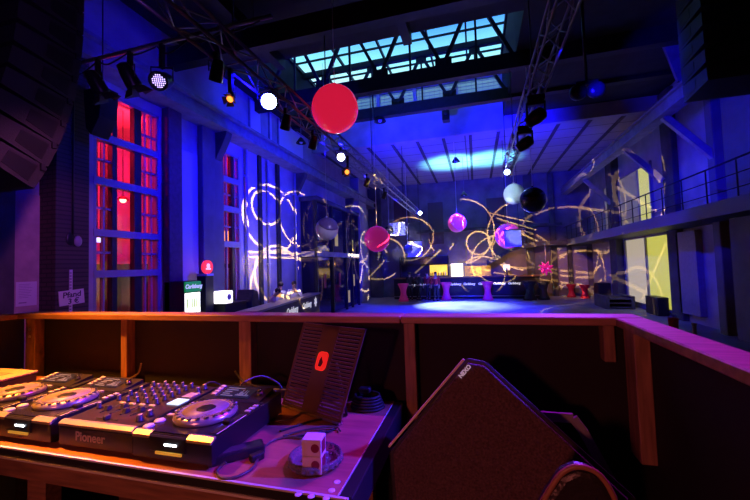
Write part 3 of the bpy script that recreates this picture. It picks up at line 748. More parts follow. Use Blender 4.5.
for i in range(9):
    b = thing('bottle', ('green', 'brown', 'clear')[i % 3]+' bottle on the lit back bar shelf', 'bottle', (-3.2+i*.13, 26.5, 1.56), group='%s bottles on the back bar shelf' % ('green', 'brown', 'clear')[i % 3])
    if i < 3: bm_ = (mat('green_glass', (.02, .2, .05), .1), mat('brown_glass', (.15, .06, .01), .1), mat('clear_glass', (.6, .65, .65), .1))[i]; MATS['bot%d' % i] = bm_
    obj('body', MB().lathe([(0, 0), (.038, 0), (.04, .02), (.04, .19), (.015, .25), (.014, .3), (0, .3)], 12), MATS['bot%d' % (i % 3)], b, local=True)
    obj('cap', MB().cyl((0, 0, .3), (0, 0, .32), .016), chrome, b, local=True)
# cocktail tables with stretch covers
def covered_table(x, y, m, lab, r=.36, h=1.15):
    t = thing('cocktail_table', lab, 'cocktail table', (x, y, 0), group='stretch covered standing tables')
    prof = [(r*.98, 0), (r*.9, .04)]+[(r*(.52+.45*(abs(k/10-.5)*2)**1.7), .05+(h-.1)*k/10) for k in range(11)]+[(r, h-.03), (r*.98, h)]
    obj('stretch_cover', MB().lathe(prof, 28), m, t, local=True)
    obj('table_top', MB().lathe([(0, h), (r, h), (r, h+.025), (0, h+.025)], 28), m, t, local=True)
pinkc = mat('glowing_pink_cloth', (.85, .06, .3), .6, emit=(.9, .02, .25), es=.06); blackc = mat('black_stretch_cloth', (.02, .02, .03), .6); redc = mat('red_stretch_cloth', (.6, .01, .05), .6)  # pink cloth carries a slight added glow
covered_table(-4.78, 23.9, pinkc, 'pink covered standing table at the left end of the bar')
covered_table(-2.0, 24.6, pinkc, 'pink covered standing table half hidden by people at the bar')
covered_table(.64, 24.3, pinkc, 'pink covered standing table in front of the middle of the bar')
covered_table(3.15, 24.3, blackc, 'black covered standing table at the right end of the bar, left one', .42)
covered_table(3.98, 24.5, blackc, 'black covered standing table at the right end of the bar, right one', .36, 1.1)
covered_table(5.85, 25.9, redc, 'low red covered stool table near the far right wall, left one', .28, .8)
covered_table(6.45, 25.2, redc, 'low red covered stool table near the far right wall, right one', .28, .8)
tag(obj('flight_case', MB().box(6.75, 7.4, 23.6, 24.5, 0, 1.0, .03), black_board), 'black flight case standing by the mauve frosted window', 'flight case')
pl = thing('pallet_stack', 'dark slatted pallet stack on the floor left of the yellow window', 'pallet', (6.5, 20.4, 0))
for k in range(3): obj('slat_layer', MB().box(5.9, 7.1, 19.6, 21.4, .05+k*.2, .1+k*.2).box(5.9, 6.05, 19.6, 21.4, k*.2-.0, .05+k*.2).box(6.95, 7.1, 19.6, 21.4, k*.2, .05+k*.2).box(5.9, 6.05, 19.6, 21.4, .1+k*.2, .2+k*.2).box(6.95, 7.1, 19.6, 21.4, .1+k*.2, .2+k*.2), wall_d, pl)
tag(obj('power_box', MB().box(7.05, 7.45, 17.3, 18.4, 0, .75, .02), black_board), 'black power box below the yellow lit window', 'power box')
rbk = thing('bucket', 'small red bucket on the floor below the near edge of the yellow window', 'bucket', (6.0, 13.75, 0))
obj('pail', MB().lathe([(0, .01), (.1, .01), (.1, 0), (.11, 0), (.14, .42), (.15, .43), (.14, .44), (.125, .42), (.1, .05), (0, .05)], 24), mat('red_plastic', (.7, .02, .02), .4), rbk, local=True)
obj('handle', MB().tube([(.14*math.cos(a), .02, .43+.1*math.sin(a)) for a in [PI*i/8 for i in range(9)]], .008, 6), steel_blue, rbk, local=True)
tag(obj('post_bollard', MB().lathe([(.12, 0), (.07, .03), (.05, .06), (.05, .4), (.07, .45), (0, .47)], 16, Matrix.Translation((6.0, 12.6, 0))), mat('tan_paint', (.4, .25, .12), .5)), 'short tan barrier post below the blue grey panel', 'barrier post')
#PART4
# ------------------------------------------------------------------ left side of the hall
fr_ = thing('drinks_fridge', 'tall drinks fridge with a bright glass door and green lit header', 'fridge', (-7.62, 7.95, 0))
obj('cabinet', MB().box(-7.95, -7.3, 7.66, 8.22, 0, 2.17, .02), black_board, fr_)
gd = obj('glass_door', MB().box(-7.3, -7.27, 7.69, 8.19, .25, 1.85), mat('lit_fridge_door', (.9, .9, .85), .3, emit=(1, 1, .86), es=3.0), fr_)
sh = MB()
for k in range(4):
    for j in range(6): sh.cyl((-7.268, 7.74+j*.08, .35+k*.37), (-7.268, 7.74+j*.08, .6+k*.37), .022, n=6)
obj('bottle_row', sh, mat('glowing_green_bottles', (.2, .4, .1), .3, emit=(.5, .6, .3), es=.8), gd)  # bottles given a glow of their own against the lit door
hd = obj('lit_header', MB().box(-7.3, -7.25, 7.67, 8.21, 1.88, 2.15), mat('green_header', (.01, .2, .06), .4, emit=(.01, .35, .1), es=.5), fr_)
text_mesh('Carlsberg', .15, .003, frame((-7.247, 7.94, 2.02), (0, 1, 0), (0, 0, 1)), 'lettering', lettering, fr_, .25, .006)
sg = thing('display_stand', 'slim dark display column topped by a round red lit sign', 'display stand', (-7.45, 8.6, 0))
obj('column', MB().box(-7.6, -7.3, 8.44, 8.76, 0, 2.28, .01), black_board, sg)
obj('collar', MB().box(-7.62, -7.28, 8.46, 8.74, 2.28, 2.34), white, sg)
disc = obj('round_sign', MB().cyl((-7.42, 8.6, 2.53), (-7.34, 8.6, 2.53), .19, n=32), mat('red_lit_sign', (.7, .02, .05), .3, emit=(1, .03, .06), es=1.1), sg)
obj('emblem', MB().cyl((-7.34, 8.6, 2.56), (-7.335, 8.6, 2.56), .07, n=20).box(-7.34, -7.335, 8.5, 8.7, 2.45, 2.5), mat('pale_lit_emblem', (.9, .7, .7), .4, emit=(1, .6, .6), es=.9), disc)
sc_ = thing('side_counter', 'low dark counter under the lit cube beside the red sign', 'counter', (-7.3, 9.3, 0))
obj('counter_body', MB().box(-7.5, -7.0, 8.85, 9.85, 0, 1.42), black_board, sc_); obj('counter_top', MB().box(-7.52, -6.95, 8.82, 9.9, 1.42, 1.46), satin, sc_)
cu = thing('lit_cube', 'white glowing cube sign standing on the dark side counter', 'cube lamp', (-7.2, 9.0, 1.46))
obj('cube_shell', MB().box(-7.4, -7.0, 8.86, 9.22, 1.46, 1.82, .02), mat('glowing_cube', (.9, .9, .9), .4, emit=(1, .93, .95), es=2.0), cu)
obj('emblem', MB().cyl((-6.999, 9.04, 1.64), (-6.994, 9.04, 1.64), .09, n=20), mat('pale_pink_print', (.8, .5, .5), .5), cu)
# left bar, slanting away along the wall
B0, B1 = Vector((-5.72, 8.4, 0)), Vector((-6.85, 15.0, 0)); bd = (B1-B0).normalized(); bn = Vector((bd.y, -bd.x, 0))
lb = thing('side_bar', 'long dark bar with pale beer lettering along the left wall', 'bar counter', B0)
A0 = B0-bn*.25; A1 = B1-bn*.25
obj('bar_front', MB().bar(A0+Vector((0, 0, .62)), A1+Vector((0, 0, .62)), .5, 1.24), black_board, lb)
obj('bar_top', MB().bar(A0+Vector((0, 0, 1.27)), A1+Vector((0, 0, 1.27)), .6, .06), mat('pale_bar_edge', (.35, .3, .3), .35), lb)
for d in (3.0, 4.75): text_mesh('Carlsberg', .3, .004, frame(B0+bd*d+bn*.005+Vector((0, 0, .95)), bd, (0, 0, 1)), 'lettering', lettering, lb, .25, .012)
text_mesh('Pils', .36, .004, frame(B0+bd*6.1+bn*.005+Vector((0, 0, .95)), bd, (0, 0, 1)), 'lettering', lettering, lb, .25, .01) if False else None
lf = MB()
hopM = frame(B0+bd*6.0+bn*.006+Vector((0, 0, .95)), bd, (0, 0, 1))
for k in range(7):
    a = k*2*PI/7; lf.prism([(0, 0), (.07, .1), (0, .24), (-.07, .1)], 0, .006, hopM @ Matrix.Rotation(a, 4, 'Z'))
obj('leaf_emblem', lf, lettering, lb)
rk = thing('covered_rack', 'tall dark rack under a cloth at the near end of the left bar', 'rack', (-7.3, 10.35, 0))
obj('cover', MB().prism([(-.26, 0), (.26, 0), (.24, 1.3), (.15, 1.7), (-.1, 1.78), (-.22, 1.4)], -.3, .3, frame((-7.3, 10.35, 0), (0, 1, 0), (0, 0, 1)), .03), mat('brown_cover_cloth', (.06, .035, .03), .85, noise=.3, scale=6), rk)

# ------------------------------------------------------------------ glazed cabin
gc = thing('glazed_cabin', 'two storey dark glazed cabin against the left wall', 'cabin', (-7.5, 18.4, 0))
dk_glass = mat('dark_cabin_glass', (.02, .015, .045), .08)
obj('glass_wall', MB().box(-7.22, -7.2, 15.5, 21.6, .1, 5.6).box(-7.95, -7.2, 15.5, 15.52, .1, 5.6), dk_glass, gc)
obj('roof_slab', MB().box(-7.97, -7.05, 15.4, 21.7, 5.6, 5.8), wall_d, gc)
obj('floor_band', MB().box(-7.97, -7.08, 15.4, 21.7, 2.95, 3.2), steel_blue, gc)
for y in (15.45, 17.4, 19.4, 20.4, 21.6): obj('frame_post', MB().box(-7.22, -7.1, y-.06, y+.06, 0, 5.6), steel_dark, gc)
yp = mat('glowing_yellow_print', (.7, .6, .1), .5, emit=(.9, .7, .1), es=.25)  # posters given a glow of their own
for y, z in ((18.1, 3.9), (20.6, 3.7), (20.7, 1.6), (19.8, .7)): obj('yellow_poster', MB().box(-7.195, -7.185, y-.22, y+.22, z-.35, z+.35), yp, gc)
bulb_m = (mat('small_warm_bulbs', (1, .9, .6), .4, emit=(1, .85, .5), es=4))
for k in range(4): obj('bulb', MB().sphere((-7.06, 19.7+k*.5, 3.1), .07, 10, 6), bulb_m, gc)
for y0 in (16.3, 18.3): obj('red_poster', MB().box(-7.195, -7.185, y0, y0+.3, 1.4, 2.1), mat('red_print%d' % int(y0), (.4, .02, .05), .6), gc)

# ------------------------------------------------------------------ small things on the near left wall
tp = thing('hanging_sign', 'white card reading Pfand 3 € taped to the brick pier', 'sign', (-7.53, 5.13, 1.7))
obj('tape_strap', MB().box(-7.549, -7.535, 5.095, 5.15, 1.55, 2.52), mat('pale_strap', (.7, .62, .68), .6), tp)
tk = MB()
for k in range(16): tk.box(-7.535, -7.532, 5.095, 5.13, 1.58+k*.058, 1.595+k*.058)
obj('strap_marking', tk, ink, tp)
Mc = Matrix.Rotation(.07, 4, 'X')
cardM = Matrix.Translation((-7.525, 5.13, 1.99)) @ Mc
obj('card', MB().box(-.006, .006, -.225, .225, -.14, .14, M=cardM), paper, tp)
text_mesh('Pfand', .15, .002, cardM @ frame((.008, 0, .05), (0, 1, 0), (0, 0, 1)), 'handwriting', ink, tp, .1, .002)
text_mesh('3 €', .14, .002, cardM @ frame((.008, .02, -.075), (0, 1, 0), (0, 0, 1)), 'handwriting', ink, tp, .1, .002)
nt_ = thing('wall_sign_notice', 'printed white notice sheet on the bare rendered wall patch', 'notice', (-7.96, 4.66, 1.86))
obj('sheet', MB().box(-7.968, -7.962, 4.5, 4.82, 1.88, 2.32), paper, nt_)
tl = MB()
for k in range(9):
    tl.box(-7.9625, -7.961, 4.54, 4.54+.24*(.6+.4*random.random()), 2.27-k*.03, 2.276-k*.03)
tl.box(-7.9625, -7.961, 4.54, 4.66, 1.93, 1.95)
obj('print_line', tl, mat('faint_print', (.35, .28, .34), .7), nt_)
bk_ = thing('wall_lamp', 'oval bulkhead lamp on the brick pier above the white card', 'wall lamp', (-7.55, 5.2, 3.1))
obj('base_plate', MB().sphere((-7.55, 5.12, 3.12), .11, 20, 12, (.25, .8, 1.2)), black, bk_)
obj('glass_dome', MB().sphere((-7.53, 5.24, 3.08), .095, 20, 12, (.5, .75, 1.15)), mat('milk_glass', (.35, .3, .36), .3), bk_)
obj('conduit', MB().cyl((-7.54, 5.15, 3.2), (-7.54, 5.15, 6.2), .02, n=8), steel_dark, bk_)
# lit things in the red room
p = on_x(97, 240, -9.3)
s1 = thing('wall_sign_lit', 'small pale blue lit sign in the lower left of the red window', 'sign', p)
obj('sign_face', MB().box(-.03, .03, -.11, .11, -.06, .06, .01), mat('blue_white_sign', (.5, .6, .9), .4, emit=(.35, .55, 1), es=3), s1, local=True)
obj('hanging_rod', MB().cyl((0, 0, .06), (0, 0, 7.2-p.z), .012, n=6), steel_dark, s1, local=True)
p = on_x(123, 200, -9.8)
s2 = thing('hanging_red_lamp', 'small glowing lamp hanging in the middle of the red window', 'lamp', p)
obj('lamp_shade', MB().lathe([(.03, .12), (.1, .08), (.16, 0), (.14, 0), (.03, .09)], 20), mat('red_shade', (.5, .05, .05), .5), s2, local=True)
obj('bulb', MB().sphere((0, 0, 0), .085, 14, 9), mat('warm_red_bulb', (1, .5, .4), .4, emit=(1, .35, .2), es=8), s2, local=True)
obj('cord', MB().cyl((0, 0, .1), (0, 0, 7.2-p.z), .01, n=6), black, s2, local=True)
p = on_x(132, 292, -11.9); q_ = on_x(141, 292, -11.9)
dl = mat('lit_passage', (.9, .8, .5), .5, emit=(1, .72, .35), es=2.2)
ds = thing('lit_display', 'bright warm lit display panel low in the red room window', 'display', (-11.9, (p.y+q_.y)/2, 0))
obj('lit_panel', MB().box(-11.95, -11.88, p.y, q_.y, 1.2, 2.3), dl, ds)
obj('cabinet', MB().box(-12.2, -11.95, p.y-.35, q_.y+.35, 0, 2.42), wall_d, ds)
p = on_x(246-20, 250, -10.6)
s3 = thing('hanging_amber_sign', 'small amber lit sign inside the second red window', 'sign', on_x(226, 238, -10.2))
obj('sign_face', MB().box(-.03, .03, -.14, .14, -.3, .3, .01), mat('amber_sign', (.8, .5, .1), .4, emit=(1, .5, .08), es=1.6), s3, local=True)
obj('hanging_rod', MB().cyl((0, 0, .3), (0, 0, 7.2-s3.location.z), .012, n=6), steel_dark, s3, local=True)

# ------------------------------------------------------------------ people
def skin_mesh(name, joints, edges, m, parent, subdiv=1, root=0):
    me = bpy.data.meshes.new(name+'_cage'); me.from_pydata([j[0] for j in joints], edges, [])
    o = bpy.data.objects.new(name+'_cage', me); COL.objects.link(o)
    md = o.modifiers.new('s', 'SKIN'); md.use_smooth_shade = True
    lay = me.skin_vertices[0] if me.skin_vertices else None
    if lay is None:
        bm = bmesh.new(); bm.from_mesh(me); bm.verts.layers.skin.verify(); bm.to_mesh(me); bm.free(); lay = me.skin_vertices[0]
    for i, j in enumerate(joints):
        r = j[1]; lay.data[i].radius = r if isinstance(r, tuple) else (r, r); lay.data[i].use_root = (i == root)
    sb = o.modifiers.new('u', 'SUBSURF'); sb.levels = subdiv; sb.render_levels = subdiv
    dg = bpy.context.evaluated_depsgraph_get(); dg.update()
    nm = bpy.data.meshes.new_from_object(o.evaluated_get(dg)); nm.name = name
    bpy.data.objects.remove(o)
    for p_ in nm.polygons: p_.use_smooth = True
    nm.materials.clear(); nm.materials.append(m)
    ob = bpy.data.objects.new(name, nm); COL.objects.link(ob); ob.parent = parent
    return ob
def person(loc, rz, label, shirt, trousers, lean=0.0, armL=None, armR=None, nod=0.0, sc=1.0, group=None):
    t = thing('person', label, 'person', loc, rz, group=group)
    def up(x, y, z):
        dy, dz = y, z-.95
        return Vector((x, dy*math.cos(lean)+dz*math.sin(lean), .95+dz*math.cos(lean)-dy*math.sin(lean)))*sc
    def lo(x, y, z): return Vector((x, y, z))*sc
    J = []; E = []
    def add(p, r, frm=None):
        J.append((tuple(p), r*sc if not isinstance(r, tuple) else tuple(k*sc for k in r)))
        if frm is not None: E.append((frm, len(J)-1))
        return len(J)-1
    pel = add(lo(0, 0, .95), (.15, .11)); sp_ = add(up(0, 0, 1.14), (.135, .1), pel); ch = add(up(0, 0, 1.34), (.165, .115), sp_)
    nb = add(up(0, -.01, 1.49), .062, ch); nk = add(up(0, .015, 1.55), .055, nb)
    h0 = add(up(0, .03+nod*.3, 1.60), (.066, .075), nk); h1 = add(up(0, .035+nod*.6, 1.68), (.078, .092), h0); h2 = add(up(0, .025+nod, 1.765), (.055, .065), h1)
    arms = {}
    for s, arm in ((-1, armL), (1, armR)):
        shd = add(up(s*.185, 0, 1.425), .062, ch)
        el, wr_ = arm if arm else (up(s*.25, -.02, 1.14)/sc, up(s*.25, .1, .92)/sc)
        el = Vector(el)*sc; wr_ = Vector(wr_)*sc
        e = add(el, .044, shd); w_ = add(wr_, .028, e); d = (wr_-el).normalized()
        pm = add(wr_+d*.07*sc, (.034, .02), w_)
        sd = d.cross(Vector((0, 1, .2))).normalized()
        for k, L in enumerate((.065, .078, .072, .055)):
            b = add(wr_+d*.105*sc+sd*(k-1.5)*.021*sc, .009, pm); add(wr_+d*(.105+L)*sc+sd*(k-1.5)*.024*sc+Vector((0, .012, 0))*sc, .0075, b)
        th = add(wr_+d*.05*sc+sd*.045*sc, .01, w_); add(wr_+d*.09*sc+sd*.07*sc, .0085, th)
        arms[s] = (up(s*.185, 0, 1.425), el, wr_)
    for s in (-1, 1):
        hp = add(lo(s*.09, 0, .88), .085, pel); kn = add(lo(s*.105, .025, .5), .06, hp); an = add(lo(s*.11, -.01, .09), .042, kn); add(lo(s*.12, .12, .04), .036, an)
    body = skin_mesh('body', J, E, skin, t)
    # face: brow/nose/eyes/ears on the head
    hc = Vector(J[h1][0]); fwd = Vector((0, math.cos(lean), -math.sin(lean))); upv = Vector((0, math.sin(lean), math.cos(lean)))
    fm = MB(); fm.cyl(hc+fwd*.085*sc+upv*.01*sc, hc+fwd*.108*sc-upv*.025*sc, .008*sc, .014*sc, 8)
    for s in (-1, 1): fm.sphere(hc+Vector((s*.082*sc, 0, 0)), .026*sc, 8, 6, (.4, .8, 1.2))
    obj('nose_and_ears', fm, skin, t, local=True)
    ey = MB()
    for s in (-1, 1): ey.sphere(hc+Vector((s*.033*sc, 0, 0))+fwd*.082*sc+upv*.018*sc, .011*sc, 8, 6)
    ey.box(-.024*sc, .024*sc, -.004, .004, -.004*sc, .004*sc, M=Matrix.Translation(hc+fwd*.088*sc-upv*.05*sc))
    obj('eyes_and_mouth', ey, ink, t, local=True)
    hm = MB(); hm.sphere(hc-fwd*.018*sc+upv*.032*sc, .1*sc, 18, 12, (.92, 1.0, .92)); obj('hair', hm, hair_m, t, local=True)
    # clothes
    SJ = []; SE = []
    def sadd(p, r, frm=None):
        SJ.append((tuple(p), r*sc if not isinstance(r, tuple) else tuple(k*sc for k in r)))
        if frm is not None: SE.append((frm, len(SJ)-1))
        return len(SJ)-1
    a = sadd(lo(0, 0, .9), (.175, .135)); b = sadd(up(0, 0, 1.14), (.16, .125), a); c = sadd(up(0, 0, 1.35), (.185, .135), b); sadd(up(0, -.005, 1.485), .075, c)
    for s in (-1, 1):
        p0, el, wr_ = arms[s]; k0 = sadd(p0, .078, c); k1 = sadd(el, .06, k0); sadd(el.lerp(wr_, .82), .044, k1)
    skin_mesh('shirt', SJ, SE, shirt, t)
    TJ = [(tuple(lo(0, 0, .96)), (.17*sc, .13*sc))]; TE = []
    for s in (-1, 1):
        for q, r in ((lo(s*.09, 0, .87), .105), (lo(s*.105, .025, .5), .078), (lo(s*.11, -.01, .12), .062)):
            TJ.append((tuple(q), r*sc)); TE.append((len(TJ)-2 if q.z/sc < .8 else 0, len(TJ)-1))
    skin_mesh('trousers', TJ, TE, trousers, t)
    for s in (-1, 1): obj('shoe', MB().box(s*.115-.045, s*.115+.045, -.07, .19, 0, .075, .02, seg=2, M=Matrix.Scale(sc, 4)), black, t, local=True)
    return t
p = on_x(278, 295, -6.95)
person((-6.95, p.y, 0), math.radians(8), 'person in a white shirt leaning forward behind the left bar, seen from behind', shirt_w, cloth_d, .3, ((-.3, .15, 1.15), (-.22, .38, 1.2)), ((.3, .15, 1.15), (.2, .38, 1.2)), sc=1.1)
p = on_x(294, 290, -7.05)
person((-7.05, p.y, 0), math.radians(-145), 'person in white shirt behind the left bar, facing this way, hand at chin', shirt_w, cloth_d, .05, ((-.28, .12, 1.16), (-.06, .16, 1.42)), ((.27, .1, 1.14), (.2, .32, 1.1)), sc=1.07)
p = on_x(267, 295, -6.9)
person((-6.9, p.y, 0), math.radians(-60), 'person in a pale pink shirt bending over the left bar beside the covered rack', mat('pale_pink_cloth', (.6, .4, .45), .8), cloth_d, .45, ((-.28, .25, 1.1), (-.2, .5, 1.15)), ((.28, .25, 1.1), (.2, .5, 1.15)), sc=1.03)
for px, y, rz, lab, sh_, nd in ((410, 24.65, .4, 'person in dark clothes at the far bar, leftmost of the group there', cloth_d, .0), (418.5, 24.4, -.5, 'person in dark clothes at the far bar, second from left', cloth_d, .02),
                      (428, 24.8, 2.6, 'person in a red top at the far bar facing the booth', cloth_r, .0), (436, 24.1, 2.9, 'person in a red top and dark trousers nearest the pink table at the far bar', cloth_r, .02)):
    p = on_y(px, 285, y); person((p.x, y, 0), rz, lab, sh_, cloth_d, .05, sc=1.07)
#PART5
# ================================================================== THE BOOTH
TZ = 1.8; BF = .9
# --- railings round the booth
rf = thing('booth_front_rail', 'black panelled booth front with a wooden top rail facing the hall', 'booth barrier', (-1.1, 1.66, BF))
obj('top_rail', MB().box(-2.80, -.335, 1.575, 1.69, 2.143, 2.175, .004), rail_wood, rf)
obj('top_rail', MB().box(-.331, .60, 1.575, 1.69, 2.143, 2.175, .004), rail_wood, rf)
for x, w in ((-2.70, .085), (-1.945, .045), (-1.15, .07), (-.30, .05)): obj('post', MB().box(x-w/2, x+w/2, 1.60, 1.655, BF, 2.143, .003), post_wood, rf)
obj('corner_block', MB().box(.465, .505, 1.60, 1.655, 2.0, 2.143, .003), post_wood, rf)
for a, b in ((-2.78, -1.945), (-1.945, -1.15), (-1.15, -.30), (-.30, .585)): obj('panel', MB().box(a+.004, b-.004, 1.656, 1.675, BF, 2.143), panel_m, rf)
bolt = MB()
for z in (2.03, 2.075): bolt.cyl((-2.70, 1.60, z), (-2.70, 1.595, z), .008, n=10)
obj('bolt', bolt, alu, rf)
rr = thing('booth_right_rail', 'black panelled right side of the booth with a violet lit top rail', 'booth barrier', (.56, .4, BF))
obj('top_rail', MB().box(.50, .60, -1.6, 1.572, 2.143, 2.175, .004), rail_wood, rr)
obj('panel', MB().box(.56, .58, -1.6, 1.655, BF, 2.142), panel_m, rr)
obj('post', MB().box(.51, .559, 1.44, 1.53, 1.70, 2.143, .003), post_wood, rr)
obj('post', MB().box(.53, .559, 0.2, .26, BF, 2.143, .003), post_wood, rr)
rl_ = thing('booth_left_rail', 'black panelled left side of the booth with its top rail running off frame', 'booth barrier', (-2.8, .4, BF))
obj('top_rail', MB().box(-2.86, -2.76, -1.6, 1.572, 2.143, 2.175, .004), rail_wood, rl_)
obj('panel', MB().box(-2.84, -2.82, -1.6, 1.64, BF, 2.143), panel_m, rl_)
obj('post', MB().box(-2.815, -2.78, .9, .95, BF, 2.143, .003), post_wood, rl_)

# --- the table
tb = thing('console_table', 'varnished wooden console table with metal edging holding the decks', 'table', (-1.5, 1.23, BF))
obj('table_top', MB().box(-2.70, -.375, .905, 1.575, TZ-.03, TZ), tbl_wood, tb)
ed = MB(); ed.box(-2.70, -.345, .897, .905, TZ-.004, TZ+.0015); ed.box(-2.70, -.345, .893, .899, TZ-.036, TZ-.029)
ed.box(-.3765, -.374, .9, 1.575, TZ-.002, TZ+.0015)
obj('metal_edging', ed, edge_alu, tb)
obj('edge_groove', MB().box(-2.70, -.345, .8985, .9045, TZ-.029, TZ-.004), satin, tb)
obj('apron', MB().box(-2.70, -.345, .90, .93, TZ-.1, TZ-.036, .002), tbl_side, tb)
obj('side_lip', MB().box(-.374, -.335, .905, 1.575, TZ-.09, TZ+.0005, .003), satin, tb)
sb_ = [on_z(px, py, TZ) for px, py in ((298, 494.5), (311, 496.5), (326, 498.5), (331.5, 490.5), (337, 482))]
for p in sb_: obj('screw_head', MB().lathe([(0, .002), (.006, .002), (.0095, .0008), (.0098, 0), (0, 0)], 16, Matrix.Translation((p.x, p.y, TZ))), mat('pale_screw', (.75, .72, .75), .35) if 'pale_screw' not in MATS else MATS['pale_screw'], tb)
for x, y in ((-2.55, .95), (-1.52, .95), (-1.78, 1.5), (-.5, 1.5), (-2.55, 1.5)): obj('leg', MB().box(x-.045, x+.045, y-.025, y+.025, BF, TZ-.03), tbl_side, tb)
obj('leg', MB().box(-.5, -.43, .95, 1.0, BF, TZ-.1), tbl_side, tb)

# --- decks
silver_lip = mat('champagne_front_lip', (.72, .62, .36), .3, .6)
deck_top = mat('deck_top_plate', (.012, .012, .014), .25, noise=.2, scale=40)
jog_ring = mat('jog_ring_silver', (.62, .56, .46), .25, .65)
jog_plate = mat('jog_plate', (.26, .21, .24), .45, noise=.15, scale=60)
btn_pale = mat('pale_button', (.55, .52, .5), .4); btn_blue = mat('lit_blue_button', (.1, .15, .5), .4, emit=(.2, .3, 1), es=.5)
scr_m = mat('deck_screen', (.015, .02, .03), .12, emit=(.1, .2, .4), es=.03)
led_w = mat('white_led', (1, 1, 1), .4, emit=(.85, .9, 1), es=14)
led_g = mat('orange_slot_light', (.9, .6, .1), .4, emit=(1, .55, .05), es=.3)
def make_deck(label):
    t = thing('media_player', label, 'media player', (0, 0, 0), group='club media players in the row')
    b = MB(); b.prism([(0, .012), (0, .07), (.006, .087), (.30, .089), (.405, .094), (.405, .012)], -.1525, .1525, frame((0, 0, 0), (0, 1, 0), (0, 0, 1)))
    obj('body', b, black, t, local=True)
    obj('top_plate', MB().box(-.148, .148, .012, .285, .0885, .0905), deck_top, t, local=True)
    for a, c in ((-.1525, -.085), (.06, .1525)):
        lip = MB(); lip.prism([(-.003, .074), (-.003, .083), (.012, .0915), (.02, .0915), (.02, .084)], a, c, frame((0, 0, 0), (0, 1, 0), (0, 0, 1)))
        obj('front_lip', lip, silver_lip, t, local=True)
    fs_ = obj('disc_slot', MB().box(-.085, .06, -.004, .012, .035, .085, .004), satin, t, local=True)
    obj('slot_light', MB().box(-.055, .045, -.0075, -.003, .03, .038), led_g, fs_, local=True)
    obj('status_led', MB().box(-.02, .025, -.0065, -.003, .058, .063), led_w, fs_, local=True)
    for x in (-.12, .12):
        for y in (.04, .36): obj('foot', MB().cyl((x, y, 0), (x, y, .013), .018, n=12), rubber, t, local=True)
    # jog wheel
    J = Matrix.Translation((.0, .155, .09))
    jw = obj('jog_wheel', MB().lathe([(.103, 0), (.106, .004), (.106, .012), (.099, .022), (.079, .026), (.077, .0235)], 48, J), jog_ring, t, local=True)
    obj('jog_platter', MB().lathe([(0, .0245), (.077, .0245), (.077, .02), (0, .02)], 48, J), jog_plate, jw, local=True)
    obj('jog_display', MB().lathe([(0, .0262), (.03, .0262), (.032, .0245), (0, .0245)], 32, J), black, jw, local=True)
    dm = MB()
    for k in range(22):
        a = 2*PI*k/22; dm.sphere(J @ Vector((.0925*math.cos(a), .0925*math.sin(a), .0235)), .0085, 10, 6, (1, 1, .35))
    obj('jog_dimple', dm, satin, jw, local=True)
    # screen wedge
    Ms = frame((0, .29, .09), (1, 0, 0), (0, math.cos(.18), math.sin(.18)))
    scw = obj('screen_housing', MB().prism([(0, 0), (.11, .02), (.112, 0)], -.135, .12, frame((0, .29, .0905), (0, 1, 0), (0, 0, 1))), satin, t, local=True)
    obj('screen', MB().box(-.085, .06, .02, .105, .0015, .003, M=Ms), scr_m, scw, local=True)
    gl_ = MB()
    for k in range(5): gl_.box(-.075, -.075+.03+.02*random.random()*3, .03+k*.014, .036+k*.014, .003, .0034, M=Ms)
    for k in range(12): gl_.box(-.01+k*.005, -.007+k*.005, .035, .04+.04*random.random(), .003, .0034, M=Ms)
    obj('screen_readout', gl_, mat('readout', (.10, .11, .13), .4, emit=(.5, .7, 1), es=.12) if 'readout' not in MATS else MATS['readout'], scw, local=True)
    for k in range(4): obj('menu_button', MB().box(-.118+.0, -.098, .03+k*.02, .043+k*.02, .0015, .006, M=Ms), btn_pale, scw, local=True)
    obj('rotary_knob', MB().lathe([(0, .018), (.011, .018), (.013, .0)], 16, Ms @ Matrix.Translation((.092, .06, .002))), chrome, scw, local=True)
    # transport buttons
    for y, m_ in ((.035, btn_pale), (.078, btn_pale)):
        obj('transport_button', MB().lathe([(0, .006), (.0155, .006), (.018, .002), (.018, 0), (0, 0)], 20, Matrix.Translation((-.126, y, .0905))), m_, t, local=True)
    for k in range(4): obj('cue_button', MB().box(-.14, -.115, .12+k*.035, .136+k*.035, .0905, .095, .001), btn_pale, t, local=True)
    for k in range(4): obj('loop_button', MB().box(-.095+k*.035, -.07+k*.035, .268, .281, .0905, .0945, .001), btn_blue if k == 1 else btn_pale, t, local=True)
    pf = obj('pitch_fader', MB().box(.118, .138, .035, .185, .0905, .0915), rubber, t, local=True)
    obj('fader_cap', MB().box(.113, .143, .095, .118, .0915, .106, .003), satin, pf, local=True)
    obj('fader_scale', MB().box(.141, .146, .035, .185, .0905, .0908), btn_pale, pf, local=True)
    for k in range(3): obj('tempo_button', MB().box(.12, .14, .205+k*.024, .219+k*.024, .0905, .0945, .001), btn_pale, t, local=True)
    return t
DX = -.9475; DY = .937
d1 = make_deck('rightmost media player in the row, with blue light along its right side'); d1.location = (DX, DY, TZ)
dup(d1, (-1.632, .942, TZ), label='media player just left of the mixer, its jog wheel glowing gold')
dup(d1, (-1.962, .955, TZ), label='leftmost media player, cut by the left edge of the picture')
